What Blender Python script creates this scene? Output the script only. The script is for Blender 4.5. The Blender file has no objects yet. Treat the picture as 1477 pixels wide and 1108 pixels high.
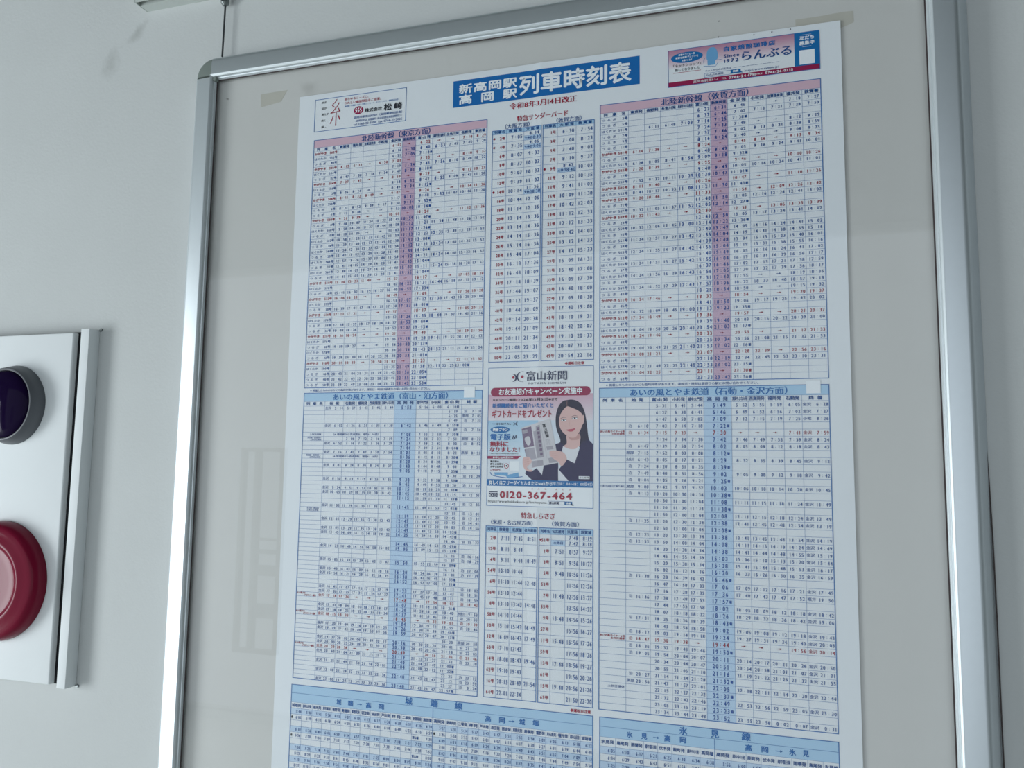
import bpy, bmesh, math, random
import numpy as np
from mathutils import Matrix, Vector
from mathutils.geometry import tessellate_polygon

SC = bpy.context.scene
COL = SC.collection
Z0 = 1.96            # height above the floor of the poster's print origin

# ------------------------------------------------------------------ camera, light, exposure
cd = bpy.data.cameras.new('camera')
cam = bpy.data.objects.new('camera', cd)
COL.objects.link(cam)
cd.sensor_fit = 'HORIZONTAL'
cd.sensor_width = 36.0
cd.lens = 1164.089 / 1477 * 36.0
cd.clip_start = 0.01
cam.matrix_world = Matrix((
    (0.954216, 0.018300, 0.298559, 0.60669),
    (0.298812, -0.103502, -0.948683, -0.97363),
    (0.013541, 0.994461, -0.104231, Z0 - 0.46150),
    (0, 0, 0, 1)))
SC.camera = cam

world = bpy.data.worlds.new('daylight')
SC.world = world
world.use_nodes = True
bg = world.node_tree.nodes['Background']
bg.inputs['Color'].default_value = (0.80, 0.90, 1.0, 1)
bg.inputs['Strength'].default_value = 1.0
world.cycles.sampling_method = 'NONE'
SC.cycles.use_adaptive_sampling = False
SC.cycles.diffuse_bounces = 3

def daylight(name, loc, size, power, direction, color):
    l = bpy.data.lights.new(name, 'AREA')
    l.shape = 'RECTANGLE'; l.size, l.size_y = size
    l.energy = power; l.color = color
    o = bpy.data.objects.new(name, l); COL.objects.link(o)
    o.location = loc
    o.rotation_euler = Vector(direction).to_track_quat('-Z', 'Z').to_euler()
    return o
daylight('window_daylight', (-3.19, -2.0, 0.85), (2.1, 1.4), 165, (1, 0, 0.0), (0.90, 0.97, 1.0))
daylight('glass_front_daylight', (0.0, -3.235, 1.37), (6.2, 2.6), 22, (0, 1, 0.0), (0.90, 0.97, 1.0))

SC.view_settings.view_transform = 'Standard'
SC.view_settings.look = 'None'
SC.view_settings.exposure = -0.42
SC.view_settings.gamma = 1.0
SC.view_settings.use_curve_mapping = False

# ------------------------------------------------------------------ materials
def srgb(h):
    h = h.lstrip('#')
    c = [int(h[i:i + 2], 16) / 255 for i in (0, 2, 4)]
    return tuple(x / 12.92 if x <= 0.04045 else ((x + 0.055) / 1.055) ** 2.4 for x in c) + (1.0,)

def mat(name, color, rough=0.5, metal=0.0, spec=0.5, noise=0.0, nscale=40.0, bump=0.0, bscale=300.0, coat=0.0):
    m = bpy.data.materials.new(name); m.use_nodes = True
    nt = m.node_tree; b = nt.nodes['Principled BSDF']
    c = srgb(color) if isinstance(color, str) else color
    b.inputs['Base Color'].default_value = c
    b.inputs['Roughness'].default_value = rough
    b.inputs['Metallic'].default_value = metal
    b.inputs['Specular IOR Level'].default_value = spec
    b.inputs['Coat Weight'].default_value = coat
    tc = nt.nodes.new('ShaderNodeTexCoord')
    if noise:
        n = nt.nodes.new('ShaderNodeTexNoise'); n.inputs['Scale'].default_value = nscale; n.inputs['Detail'].default_value = 4
        nt.links.new(tc.outputs['Object'], n.inputs['Vector'])
        r = nt.nodes.new('ShaderNodeMix'); r.data_type = 'RGBA'
        r.inputs['A'].default_value = tuple(x * (1 - noise) for x in c[:3]) + (1,)
        r.inputs['B'].default_value = tuple(min(1, x * (1 + noise)) for x in c[:3]) + (1,)
        nt.links.new(n.outputs['Fac'], r.inputs['Factor'])
        nt.links.new(r.outputs['Result'], b.inputs['Base Color'])
    if bump:
        n2 = nt.nodes.new('ShaderNodeTexNoise'); n2.inputs['Scale'].default_value = bscale; n2.inputs['Detail'].default_value = 3
        nt.links.new(tc.outputs['Object'], n2.inputs['Vector'])
        bp = nt.nodes.new('ShaderNodeBump'); bp.inputs['Strength'].default_value = bump; bp.inputs['Distance'].default_value = 0.001
        nt.links.new(n2.outputs['Fac'], bp.inputs['Height'])
        nt.links.new(bp.outputs['Normal'], b.inputs['Normal'])
    return m

def add_stains(m, spots, dark):
    """soft smudges at fixed places on a surface: (x, z, radius x, radius z, angle, amount)"""
    nt = m.node_tree; b = nt.nodes['Principled BSDF']
    src = b.inputs['Base Color'].links[0].from_socket
    geo = nt.nodes.new('ShaderNodeNewGeometry')
    nz = nt.nodes.new('ShaderNodeTexNoise'); nz.inputs['Scale'].default_value = 60; nz.inputs['Detail'].default_value = 5
    nt.links.new(geo.outputs['Position'], nz.inputs['Vector'])
    for (x, z, rx, rz, ang, amt) in spots:
        mp = nt.nodes.new('ShaderNodeMapping'); mp.vector_type = 'TEXTURE'
        mp.inputs['Location'].default_value = (x, 0, z)
        mp.inputs['Rotation'].default_value = (0, -ang, 0)
        mp.inputs['Scale'].default_value = (rx, 10, rz)
        nt.links.new(geo.outputs['Position'], mp.inputs['Vector'])
        ln = nt.nodes.new('ShaderNodeVectorMath'); ln.operation = 'LENGTH'
        nt.links.new(mp.outputs['Vector'], ln.inputs[0])
        ad = nt.nodes.new('ShaderNodeMath'); ad.operation = 'MULTIPLY_ADD'; ad.inputs[1].default_value = 1.6
        nt.links.new(nz.outputs['Fac'], ad.inputs[0]); nt.links.new(ln.outputs['Value'], ad.inputs[2])
        mr = nt.nodes.new('ShaderNodeMapRange'); mr.inputs['From Min'].default_value = 1.0; mr.inputs['From Max'].default_value = 1.9
        mr.inputs['To Min'].default_value = amt; mr.inputs['To Max'].default_value = 0.0
        nt.links.new(ad.outputs['Value'], mr.inputs['Value'])
        mx = nt.nodes.new('ShaderNodeMix'); mx.data_type = 'RGBA'
        nt.links.new(mr.outputs['Result'], mx.inputs['Factor'])
        nt.links.new(src, mx.inputs['A']); mx.inputs['B'].default_value = srgb(dark)
        src = mx.outputs['Result']
    nt.links.new(src, b.inputs['Base Color'])

WALL = mat('painted_wall', '#c3c6c5', 0.62, noise=0.03, nscale=9, bump=0.25, bscale=260, spec=0.3)
add_stains(WALL, [(-0.336, Z0 + 0.2225, 0.024, 0.011, 0.75, 0.38), (-0.385, Z0 + 0.176, 0.018, 0.030, -0.3, 0.30),
                  (0.905, Z0 - 0.008, 0.002, 0.002, 0, 0.9)], '#7d807c')
PANEL = mat('board_panel', '#cfcecb', 0.45, noise=0.02, nscale=14, spec=0.3)
add_stains(PANEL, [(-0.152, Z0 + 0.083, 0.004, 0.0016, -0.3, 0.9), (-0.012, Z0 + 0.081, 0.018, 0.012, 0.0, 0.25)], '#77756f')
ROOMWALL = mat('room_wall', '#a3a8a6', 0.7, noise=0.03, nscale=5)
DARKWALL = mat('grey_room_wall', '#6f7472', 0.7, noise=0.03, nscale=5)
CEIL = mat('ceiling_board', '#444b47', 0.8, noise=0.04, nscale=6)
FLOOR = mat('floor_tile', '#cfd0cc', 0.45, noise=0.08, nscale=12)
ALU = mat('anodised_aluminium', '#dae1e5', 0.40, 0.82, noise=0.02, nscale=120)
LIPALU = mat('satin_aluminium_edge', '#d3dadd', 0.38, 0.5, noise=0.02, nscale=120)
CAPGREY = mat('grey_corner_plastic', '#77807b', 0.5, noise=0.03, nscale=80)
GAPSHADE = mat('painted_gap_shade', '#3a2f30', 0.7, noise=0.05)  # dark colour for the shaded gap inside the frame lip
PAPER = mat('poster_paper', '#e8ecf0', 0.5, noise=0.012, nscale=25, spec=0.25)
BOX = mat('white_enamel_steel', '#e2e6e7', 0.55, spec=0.2, noise=0.015, nscale=20, bump=0.06, bscale=200)
BOXSIDE = mat('grey_enamel_steel', '#c3c9c9', 0.4, noise=0.015, nscale=20)
GAPDARK = mat('dark_housing_inside', '#1c1e22', 0.8, noise=0.05)
RING = mat('dark_grey_bezel', '#5a5d62', 0.42, noise=0.03, nscale=60)
LENS = mat('dark_purple_lens', '#170b2b', 0.06, spec=0.05, noise=0.06, nscale=30)
RED = mat('glossy_red_plastic', '#76132f', 0.2, spec=0.14, noise=0.04, nscale=30)
STEEL = mat('dull_steel', '#7c8282', 0.4, 0.7, noise=0.04, nscale=90)
WIRE = mat('steel_wire', '#55585a', 0.45, 0.6, noise=0.05)
RAIL = mat('painted_rail', '#bfc5c1', 0.5, noise=0.02)
TAPE = mat('yellowed_tape', '#c0bdb3', 0.4, noise=0.05, nscale=60)
STREAK = mat('dark_brown_streak', '#3b3030', 0.6, noise=0.05)
FRAMEDARK = mat('window_frame_metal', '#2e3332', 0.45, 0.3, noise=0.03)

GLASS = bpy.data.materials.new('clear_acrylic'); GLASS.use_nodes = True
nt = GLASS.node_tree
for n in list(nt.nodes):
    if n.type != 'OUTPUT_MATERIAL': nt.nodes.remove(n)
out = nt.nodes['Material Output']
tr = nt.nodes.new('ShaderNodeBsdfTransparent'); tr.inputs['Color'].default_value = (0.985, 0.99, 0.99, 1)
gl = nt.nodes.new('ShaderNodeBsdfGlossy'); gl.inputs['Roughness'].default_value = 0.015
fr = nt.nodes.new('ShaderNodeFresnel'); fr.inputs['IOR'].default_value = 1.40
gm = nt.nodes.new('ShaderNodeNewGeometry'); io = nt.nodes.new('ShaderNodeMix')      # a thin straight-through sheet: same index from both faces
io.inputs[2].default_value = 1.40; io.inputs[3].default_value = 1 / 1.40
nt.links.new(gm.outputs['Backfacing'], io.inputs[0]); nt.links.new(io.outputs[0], fr.inputs['IOR'])
mx = nt.nodes.new('ShaderNodeMixShader')
nt.links.new(fr.outputs['Fac'], mx.inputs['Fac']); nt.links.new(tr.outputs['BSDF'], mx.inputs[1])
nt.links.new(gl.outputs['BSDF'], mx.inputs[2]); nt.links.new(mx.outputs['Shader'], out.inputs['Surface'])

INKS = {'blue': '#0b69b2', 'blue2': '#1c4f8e', 'line': '#3f73b4', 'ink': '#2a5799', 'inkb': '#17509f', 'red': '#a5173a',
        'white': '#f2f6fa', 'black': '#242633', 'navy': '#1d2854', 'pink': '#d8b6c5', 'pinkcol': '#ccaec4',
        'bluecol': '#bfd7ee', 'blueband': '#aed0ea', 'stripe': '#c3d7ec', 'magenta': '#98164c', 'headcell': '#cfe3f1',
        'bluebox': '#0a6cae', 'skin': '#dfbab6', 'hair': '#1f1938', 'suit': '#2a2450', 'blouse': '#e3e4ea', 'lip': '#c0586a',
        'news': '#d3d1d6', 'newsdark': '#7d6a84', 'newsmid': '#aaa5b0', 'lightblue': '#6fa9d6', 'brow': '#4a3844',
        'skinshade': '#c99a95', 'redtext': '#9a1c3c'}
_ink = {}
def ink(key):
    h = INKS.get(key, key)
    if h not in _ink:
        nm = 'printed_ink_' + (key if not key.startswith('#') else 'tint')
        _ink[h] = mat(nm, h, 0.5, spec=0.25, noise=0.01)
    return _ink[h]

# ------------------------------------------------------------------ generic builders
def link(o, parent=None):
    COL.objects.link(o)
    if parent is not None: o.parent = parent
    return o

def obj(name, bm, material, parent=None, smooth=None):
    me = bpy.data.meshes.new(name)
    bmesh.ops.recalc_face_normals(bm, faces=bm.faces)
    bm.to_mesh(me); bm.free()
    for m in (material if isinstance(material, (list, tuple)) else [material]): me.materials.append(m)
    if smooth is not None:
        me.polygons.foreach_set('use_smooth', [True] * len(me.polygons))
        me.set_sharp_from_angle(angle=math.radians(smooth))
    return link(bpy.data.objects.new(name, me), parent)

def tag(o, label, cat, group=None):
    o['label'] = label; o['category'] = cat
    if group: o['group'] = group
    return o

def structure(o):
    o['kind'] = 'structure'; return o

def empty(name, loc):
    o = bpy.data.objects.new(name, None); o.empty_display_size = 0.05; o.location = loc
    return link(o)

def box(bm, x0, x1, y0, y1, z0, z1, mi=0, bevel=0.0):
    vs = [bm.verts.new((x, y, z)) for x in (x0, x1) for y in (y0, y1) for z in (z0, z1)]
    fs = [(0, 1, 3, 2), (4, 6, 7, 5), (0, 4, 5, 1), (2, 3, 7, 6), (0, 2, 6, 4), (1, 5, 7, 3)]
    nf = [bm.faces.new([vs[i] for i in f]) for f in fs]
    for f in nf: f.material_index = mi
    if bevel:
        es = list({e for f in nf for e in f.edges})
        bmesh.ops.bevel(bm, geom=es, offset=bevel, segments=3, affect='EDGES', profile=0.6)
    return bm

def boxobj(name, m, parent, *a, bevel=0.0):
    return obj(name, box(bmesh.new(), *a, bevel=bevel), m, parent, smooth=40 if bevel else None)

def lathe(bm, cx, cz, prof, seg=96):
    """prof: (radius, distance in front of the wall datum); axis points out of the wall"""
    rings = []
    for r, d in prof:
        if r < 1e-6: rings.append([bm.verts.new((cx, -d, cz))])
        else: rings.append([bm.verts.new((cx + r * math.cos(2 * math.pi * i / seg), -d, cz + r * math.sin(2 * math.pi * i / seg))) for i in range(seg)])
    for a, b in zip(rings, rings[1:]):
        for i in range(seg):
            j = (i + 1) % seg
            if len(a) == 1 and len(b) == 1: continue
            if len(a) == 1: bm.faces.new((a[0], b[i], b[j]))
            elif len(b) == 1: bm.faces.new((a[i], b[0], a[j]))
            else: bm.faces.new((a[i], b[i], b[j], a[j]))
    return bm

def tube(bm, pts, r, seg=10):
    pts = [Vector(p) for p in pts]; rings = []
    for i, p in enumerate(pts):
        d = (pts[min(i + 1, len(pts) - 1)] - pts[max(i - 1, 0)]).normalized()
        u = d.cross(Vector((0, 1, 0.01))).normalized(); v = d.cross(u)
        rings.append([bm.verts.new(p + r * (math.cos(2 * math.pi * k / seg) * u + math.sin(2 * math.pi * k / seg) * v)) for k in range(seg)])
    for a, b in zip(rings, rings[1:]):
        for k in range(seg): bm.faces.new((a[k], a[(k + 1) % seg], b[(k + 1) % seg], b[k]))
    bm.faces.new(rings[0]); bm.faces.new(rings[-1][::-1])
    return bm

# ------------------------------------------------------------------ the room
WD = 0.0105          # the wall surface lies this far behind the poster
X0, X1, YF, HC = -3.2, 3.2, -3.25, 2.72
structure(boxobj('wall_back', WALL, None, X0 - .1, X1 + .1, WD, WD + 0.12, 0, HC))
structure(boxobj('floor', FLOOR, None, X0 - .1, X1 + .1, YF - .1, WD, -0.1, 0))
structure(boxobj('ceiling', CEIL, None, X0 - .1, X1 + .1, YF - .1, WD + .12, HC, HC + 0.1))
structure(boxobj('wall_right', DARKWALL, None, X1, X1 + .1, YF - .1, WD, 0, HC))
# left wall: a big window towards the street
wy0, wy1, wz0, wz1 = -3.1, -0.9, 0.10, 1.60
bm = bmesh.new()
box(bm, X0 - .1, X0, YF - .1, wy0, 0, HC); box(bm, X0 - .1, X0, wy1, WD, 0, HC)
box(bm, X0 - .1, X0, wy0, wy1, 0, wz0); box(bm, X0 - .1, X0, wy0, wy1, wz1, HC)
structure(obj('wall_left', bm, ROOMWALL))
bm = bmesh.new()
box(bm, X0 - .08, X0 + .01, wy0, wy0 + .05, wz0, wz1); box(bm, X0 - .08, X0 + .01, wy1 - .05, wy1, wz0, wz1)
box(bm, X0 - .08, X0 + .01, wy0 + .05, wy1 - .05, wz0, wz0 + .05); box(bm, X0 - .08, X0 + .01, wy0 + .05, wy1 - .05, wz1 - .05, wz1)
structure(obj('window_1', bm, FRAMEDARK))
# opposite side: a glazed front from floor to lintel, with one narrow barred light in it
bm = bmesh.new()
box(bm, X0 - .1, X1 + .1, YF - .1, YF, 2.69, HC); box(bm, X0 - .1, X1 + .1, YF - .1, YF, 0, .05)
box(bm, X0 - .1, X0 + .06, YF - .1, YF, .05, 2.69); box(bm, X1 - .06, X1 + .1, YF - .1, YF, .05, 2.69)
structure(obj('wall_front', bm, ROOMWALL))
h = (-2.37, -2.08, 0.42, 1.60); t = 0.022; y0, y1 = YF + .06, YF + .10
bm = bmesh.new()
box(bm, h[0], h[0] + t, y0, y1, h[2], h[3]); box(bm, h[1] - t, h[1], y0, y1, h[2], h[3])
box(bm, h[0] + t, h[1] - t, y0, y1, h[2], h[2] + t); box(bm, h[0] + t, h[1] - t, y0, y1, h[3] - t, h[3])
box(bm, -2.275, -2.245, y0, y1, h[2] + t, h[3] - t)
for a, b in ((.62, .70), (.86, .92), (.985, 1.01), (1.06, 1.075)): box(bm, -2.245, h[1] - t, y0 + .01, y1 - .01, a, b)
structure(obj('window_2', bm, FRAMEDARK))

# ------------------------------------------------------------------ the display board
L, Rr, T, B = -0.1720, 0.7940, 0.1153, -1.0200     # ridge rectangle of the frame
board = empty('display_board', (0.311, 0, Z0 + B))
tag(board, 'wall-mounted display board with silver aluminium frame and rounded corners, holding the timetable poster', 'display board')
def child(o, parent):
    o.parent = parent; o.matrix_parent_inverse = parent.matrix_world.inverted() if parent.type != 'EMPTY' else Matrix.Translation(-parent.location)
    return o
child(boxobj('back_panel', PANEL, None, L, Rr, 0.0012, 0.0062, Z0 + B, Z0 + T), board)
child(boxobj('clear_cover', GLASS, None, L + .0005, Rr - .0005, -0.0052, -0.0034, Z0 + B + .0005, Z0 + T - .0005), board)
OUTER = [(.0012, .0140), (.0014, .0152), (.0215, .0142), (.0240, .0136), (.0262, .0124), (.0280, .0106), (.0296, .0082), (.0405, -.0100), (.0012, -.0100)]
LIP = [(.0012, .0138), (.0013, .01525), (.0006, .0150), (0, .0144), (-.0010, .0136), (-.0015, .0128), (-.0017, .0092), (-.0030, .0087), (-.0034, .0080), (-.0046, .0056), (-.0046, .0053), (.0012, .0053)]
def sidepoint(side, s, o, d):
    if side == 'top': return (s, -d, Z0 + T + o)
    if side == 'bottom': return (s, -d, Z0 + B - o)
    if side == 'left': return (L - o, -d, Z0 + s)
    return (Rr + o, -d, Z0 + s)
def prism(bm, side, s0, s1, prof, mitre=False):
    k = -1.0 if mitre else 0.0
    a = [bm.verts.new(sidepoint(side, s0 + k * o, o, d)) for o, d in prof]
    b = [bm.verts.new(sidepoint(side, s1 - k * o, o, d)) for o, d in prof]
    n = len(prof)
    for i in range(n): bm.faces.new((a[i], a[(i + 1) % n], b[(i + 1) % n], b[i]))
    if not mitre: bm.faces.new(a[::-1]); bm.faces.new(b)
    return bm
for side, s0, s1 in (('top', L, Rr), ('bottom', L, Rr), ('left', B, T - .003), ('right', B, T - .003)):
    child(obj('frame_rail', prism(bmesh.new(), side, s0, s1, OUTER), ALU, None, smooth=24), board)
bm = bmesh.new()
for side, s0, s1 in (('top', L, Rr), ('bottom', L, Rr), ('left', B, T), ('right', B, T)): prism(bm, side, s0, s1, LIP, True)
child(obj('inner_lip', bm, LIPALU, None, smooth=24), board)
GAPSTRIP = [(-.0040, .0053), (-.0059, .0053), (-.0059, .0058), (-.0044, .0060)]  # added dark strip: paints the shade in the gap between lip and panel
bm = bmesh.new()
for side, s0, s1 in (('top', L, Rr), ('bottom', L, Rr), ('left', B, T), ('right', B, T)): prism(bm, side, s0, s1, GAPSTRIP, True)
child(obj('gap_shade_strip', bm, GAPSHADE), board)
CAP = [(0, .0146), (.0215, .0138), (.0238, .0132), (.0258, .0120), (.0275, .0103), (.0292, .0080), (.0398, -.0095), (0, -.0095)]
for cx, cz, a0 in ((L, T, 90), (Rr, T, 0), (L, B, 180), (Rr, B, 270)):
    bm = bmesh.new(); cols = []; N = 24
    for k in range(N + 1):
        an = math.radians(a0 + 90 * k / N)
        cols.append([bm.verts.new((cx + o * math.cos(an), -d, Z0 + cz + o * math.sin(an))) for o, d in CAP])
    n = len(CAP)
    for a, b in zip(cols, cols[1:]):
        for i in range(n): bm.faces.new((a[i], a[(i + 1) % n], b[(i + 1) % n], b[i]))
    bm.faces.new(cols[0][::-1]); bm.faces.new(cols[-1])
    bmesh.ops.remove_doubles(bm, verts=bm.verts, dist=1e-6)
    sx = 1 if cx == L else -1; sz = -1 if cz == T else 1
    lathe(bm, cx + sx * .0042, Z0 + cz + sz * .0042, [(0, .0125), (.0030, .0125), (.0040, .0115), (.0040, .0062), (0, .0062)], 20)
    child(obj('corner_cap', bm, CAPGREY, None, smooth=30), board)

# ------------------------------------------------------------------ poster surface and printing
XB = [-26.9, 60, 150, 240, 300, 324, 335.5, 347, 372, 410, 500, 600, 699.7]
FB = [0, 0, 0, 0, .08, .16, 1.0, .62, .30, .10, 0, 0, 0]       # upper part: the fold stands out
FV = [0, 0, 0, -.05, -.30, -.62, -1.0, -.10, .02, 0, 0, 0, 0]  # lower part: the fold sinks in
YB = [-68.6, 40, 150, 260, 370, 480, 590, 690, 700, 710, 720, 730, 740, 750, 760, 770, 860, 961.4]
def bend(x, y):
    w = np.clip((np.asarray(y, float) - 690) / 80, 0, 1)
    return (1.15 + 1.30 * np.interp(x, XB, FB) * (1 - w) + 0.80 * np.interp(x, XB, FV) * w) / 1000
def world_pts(x, y, layer):
    layer = np.asarray(layer, float); x = np.asarray(x, float); y = np.asarray(y, float)
    return np.stack([x / 1000, -(bend(x, y) + layer * 1e-4), Z0 - y / 1000], 1)

class Print:
    """collects flat printed shapes and lettering in poster millimetres (x right, y down)"""
    def __init__(s): s.v = []; s.f = []; s.m = []; s.n = 0; s.keys = []
    def _mi(s, col):
        if col not in s.keys: s.keys.append(col)
        return s.keys.index(col)
    def tris(s, x, y, faces, col, layer, split=False):
        if split:           # large shapes follow the creases of the paper
            out = []
            for f in faces:
                polys = [[(float(x[i]), float(y[i])) for i in f]]
                for bx in XB:
                    nxt = []
                    for p in polys:
                        if min(q[0] for q in p) < bx - .01 and max(q[0] for q in p) > bx + .01:
                            for sg in (1, -1):
                                r = []
                                for a, b in zip(p, p[1:] + p[:1]):
                                    da, db = sg * (a[0] - bx), sg * (b[0] - bx)
                                    if da >= 0: r.append(a)
                                    if da * db < 0:
                                        t = da / (da - db); r.append((a[0] + t * (b[0] - a[0]), a[1] + t * (b[1] - a[1])))
                                if len(r) > 2: nxt.append(r)
                        else: nxt.append(p)
                    polys = nxt
                out += polys
            x = np.array([q[0] for p in out for q in p]); y = np.array([q[1] for p in out for q in p])
            faces = []; n = 0
            for p in out:
                faces += [(n, n + i, n + i + 1) for i in range(1, len(p) - 1)]; n += len(p)
        s.v.append(world_pts(x, y, layer)); s.f.append(np.asarray(faces, int) + s.n)
        s.m.append(np.full(len(faces), s._mi(col))); s.n += len(x)
    def rect(s, x0, y0, x1, y1, col, layer=1):
        xs = [x0] + [b for b in XB if x0 + .01 < b < x1 - .01] + [x1]
        ys = [y0] + [b for b in YB if y0 + .01 < b < y1 - .01] + [y1]
        gx, gy = np.meshgrid(xs, ys); nx = len(xs); F = []
        for j in range(len(ys) - 1):
            for i in range(nx - 1):
                a = j * nx + i; F += [(a, a + nx, a + 1), (a + 1, a + nx, a + nx + 1)]
        s.tris(gx.ravel(), gy.ravel(), F, col, layer)
    def hline(s, x0, x1, y, w, col, layer=3): s.rect(x0, y - w / 2, x1, y + w / 2, col, layer)
    def vline(s, x, y0, y1, w, col, layer=3): s.rect(x - w / 2, y0, x + w / 2, y1, col, layer)
    def frame(s, x0, y0, x1, y1, w, col, layer=3.5):
        s.hline(x0 - w / 2, x1 + w / 2, y0, w, col, layer); s.hline(x0 - w / 2, x1 + w / 2, y1, w, col, layer)
        s.vline(x0, y0, y1, w, col, layer); s.vline(x1, y0, y1, w, col, layer)
    def poly(s, pts, col, layer=2, smooth=0):
        p = np.array(pts, float)
        if smooth:
            q = []
            n = len(p)
            for i in range(n):
                a, b, c, d = p[i - 1], p[i], p[(i + 1) % n], p[(i + 2) % n]
                for t in np.arange(smooth) / smooth:
                    q.append(.5 * (2 * b + (c - a) * t + (2 * a - 5 * b + 4 * c - d) * t * t + (3 * b - a - 3 * c + d) * t ** 3))
            p = np.array(q)
        F = tessellate_polygon([[Vector((u, v, 0)) for u, v in p]])
        s.tris(p[:, 0], p[:, 1], F, col, layer, True)
    def ellipse(s, cx, cy, rx, ry, col, layer=2, n=40, tilt=0.0):
        t = np.arange(n) * 2 * np.pi / n
        u, v = rx * np.cos(t), ry * np.sin(t)
        s.poly(np.stack([cx + u * math.cos(tilt) - v * math.sin(tilt), cy + u * math.sin(tilt) + v * math.cos(tilt)], 1), col, layer)
    def stroke(s, pts, w, col, layer=3, smooth=0):
        p = np.array(pts, float)
        if smooth and len(p) > 2:
            q = []; P = np.vstack([2 * p[0] - p[1], p, 2 * p[-1] - p[-2]])
            for i in range(1, len(P) - 2):
                a, b, c, d = P[i - 1], P[i], P[i + 1], P[i + 2]
                for t in np.arange(smooth) / smooth:
                    q.append(.5 * (2 * b + (c - a) * t + (2 * a - 5 * b + 4 * c - d) * t * t + (3 * b - a - 3 * c + d) * t ** 3))
            q.append(p[-1]); p = np.array(q)
        t = np.gradient(p, axis=0); t /= np.linalg.norm(t, axis=1)[:, None] + 1e-9
        nrm = np.stack([-t[:, 1], t[:, 0]], 1) * w / 2
        a, b = p + nrm, p - nrm; n = len(p)
        F = []
        for i in range(n - 1): F += [(i, n + i, i + 1), (i + 1, n + i, n + i + 1)]
        xy = np.vstack([a, b]); s.tris(xy[:, 0], xy[:, 1], F, col, layer)
    def roundrect(s, x0, y0, x1, y1, r, col, layer=2):
        q = []
        for cx, cy, a0 in ((x1 - r, y1 - r, 0), (x0 + r, y1 - r, 90), (x0 + r, y0 + r, 180), (x1 - r, y0 + r, 270)):
            q += [(cx + r * math.cos(math.radians(a0 + a)), cy + r * math.sin(math.radians(a0 + a))) for a in range(0, 91, 10)]
        s.poly(q, col, layer)
    def glyph(s, ch, bold, x, y, sx, sy, col, layer, rot=0.0):
        g = glyph(ch, bold)
        if g is None: return
        gx, gy = g[0][:, 0] * sx, -g[0][:, 1] * sy
        if rot: gx, gy = gx * math.cos(rot) - gy * math.sin(rot), gx * math.sin(rot) + gy * math.cos(rot)
        s.tris(x + gx, y + gy, g[1], col, layer + g[4])
    def text(s, t, x0, x1, yc, h, col, bold=0, layer=4, kmax=1.22):
        """lettering whose ink runs from x0 to x1, centred on yc, of ink height h"""
        wide = any(ord(c) > 0x2fff for c in t)
        em = h / 0.90 if wide else h / 0.727
        pos = []; pen = 0.0
        for c in t:
            g = glyph(c, bold)
            if ord(c) > 0x2fff or c in '→◆※～': adv = 1.0; lo = 0.0
            elif g is None: adv = 0.33; lo = 0
            else: adv = g[3] - g[2] + 0.11; lo = -g[2] + 0.055
            pos.append((c, pen + lo)); pen += adv
        gs = [(c, p, glyph(c, bold)) for c, p in pos if glyph(c, bold) is not None]
        if not gs: return
        a = gs[0][1] + gs[0][2][2]; b = gs[-1][1] + gs[-1][2][3]
        nat = (b - a) * em; want = x1 - x0
        kx = 1.0; spread = 0.0
        if nat > want or len(gs) == 1: kx = want / nat
        else:
            kx = min(want / nat, kmax); spread = (want - nat * kx) / max(1, len(gs) - 1)
        cy = 0.365 if not wide else 0.36
        k = 0
        for c, p, g in gs:
            s.glyph(c, bold, x0 + (p - a) * em * kx + k * spread, yc + cy * em, em * kx, em, col, layer); k += 1
    def time(s, xc, yc, hhmm, h, dw, gap, col, bold=0, layer=4):
        em = h / 0.727; hh, mm = hhmm[:-2], hhmm[-2:]
        def dig(c, x):
            g = glyph(c, bold or 2); sx = dw * 0.95 / (0.60 + .05 * bold)
            s.glyph(c, bold or 2, x - sx * (g[2] + g[3]) / 2, yc + h / 2, sx, em, col, layer)
        for i, c in enumerate(reversed(hh)): dig(c, xc - gap - dw * (i + .5))
        for i, c in enumerate(mm): dig(c, xc + gap + dw * (i + .5))
        r = h * (.075 + .02 * bold)
        for q in (-.22, .22): s.ellipse(xc, yc + q * h, r, r, col, layer, 6)
    def digits(s, xr, yc, t, h, dw, col, bold=1, layer=4):
        em = h / 0.727; sx = dw / 0.63
        for i, c in enumerate(reversed(t)):
            g = glyph(c, bold); s.glyph(c, bold, xr - dw * (i + .5) - sx * (g[2] + g[3]) / 2, yc + h / 2, sx, em, col, layer)
    def arrow(s, xc, yc, w, h, col, layer=4):
        s.rect(xc - w / 2, yc - h * .07, xc + w / 2 - h * .3, yc + h * .07, col, layer)
        s.poly([(xc + w / 2 - h * .5, yc - h * .27), (xc + w / 2, yc), (xc + w / 2 - h * .5, yc + h * .27)], col, layer)
    def build(s, name, parent):
        me = bpy.data.meshes.new(name)
        V = np.vstack(s.v).astype(np.float32); F = np.vstack(s.f); M = np.concatenate(s.m)
        # every printed face looks out of the wall
        a, b, c = V[F[:, 0]], V[F[:, 1]], V[F[:, 2]]
        ny = np.cross(b - a, c - a)[:, 1]
        F[ny > 0] = F[ny > 0][:, ::-1]
        me.vertices.add(len(V)); me.vertices.foreach_set('co', V.ravel())
        me.loops.add(F.size); me.loops.foreach_set('vertex_index', F.ravel().astype(np.int32))
        me.polygons.add(len(F)); me.polygons.foreach_set('loop_start', np.arange(0, F.size, 3, dtype=np.int32))
        me.polygons.foreach_set('material_index', M.astype(np.int32))
        me.update(calc_edges=True)
        for k in s.keys: me.materials.append(ink(k))
        return link(bpy.data.objects.new(name, me), parent)

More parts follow.
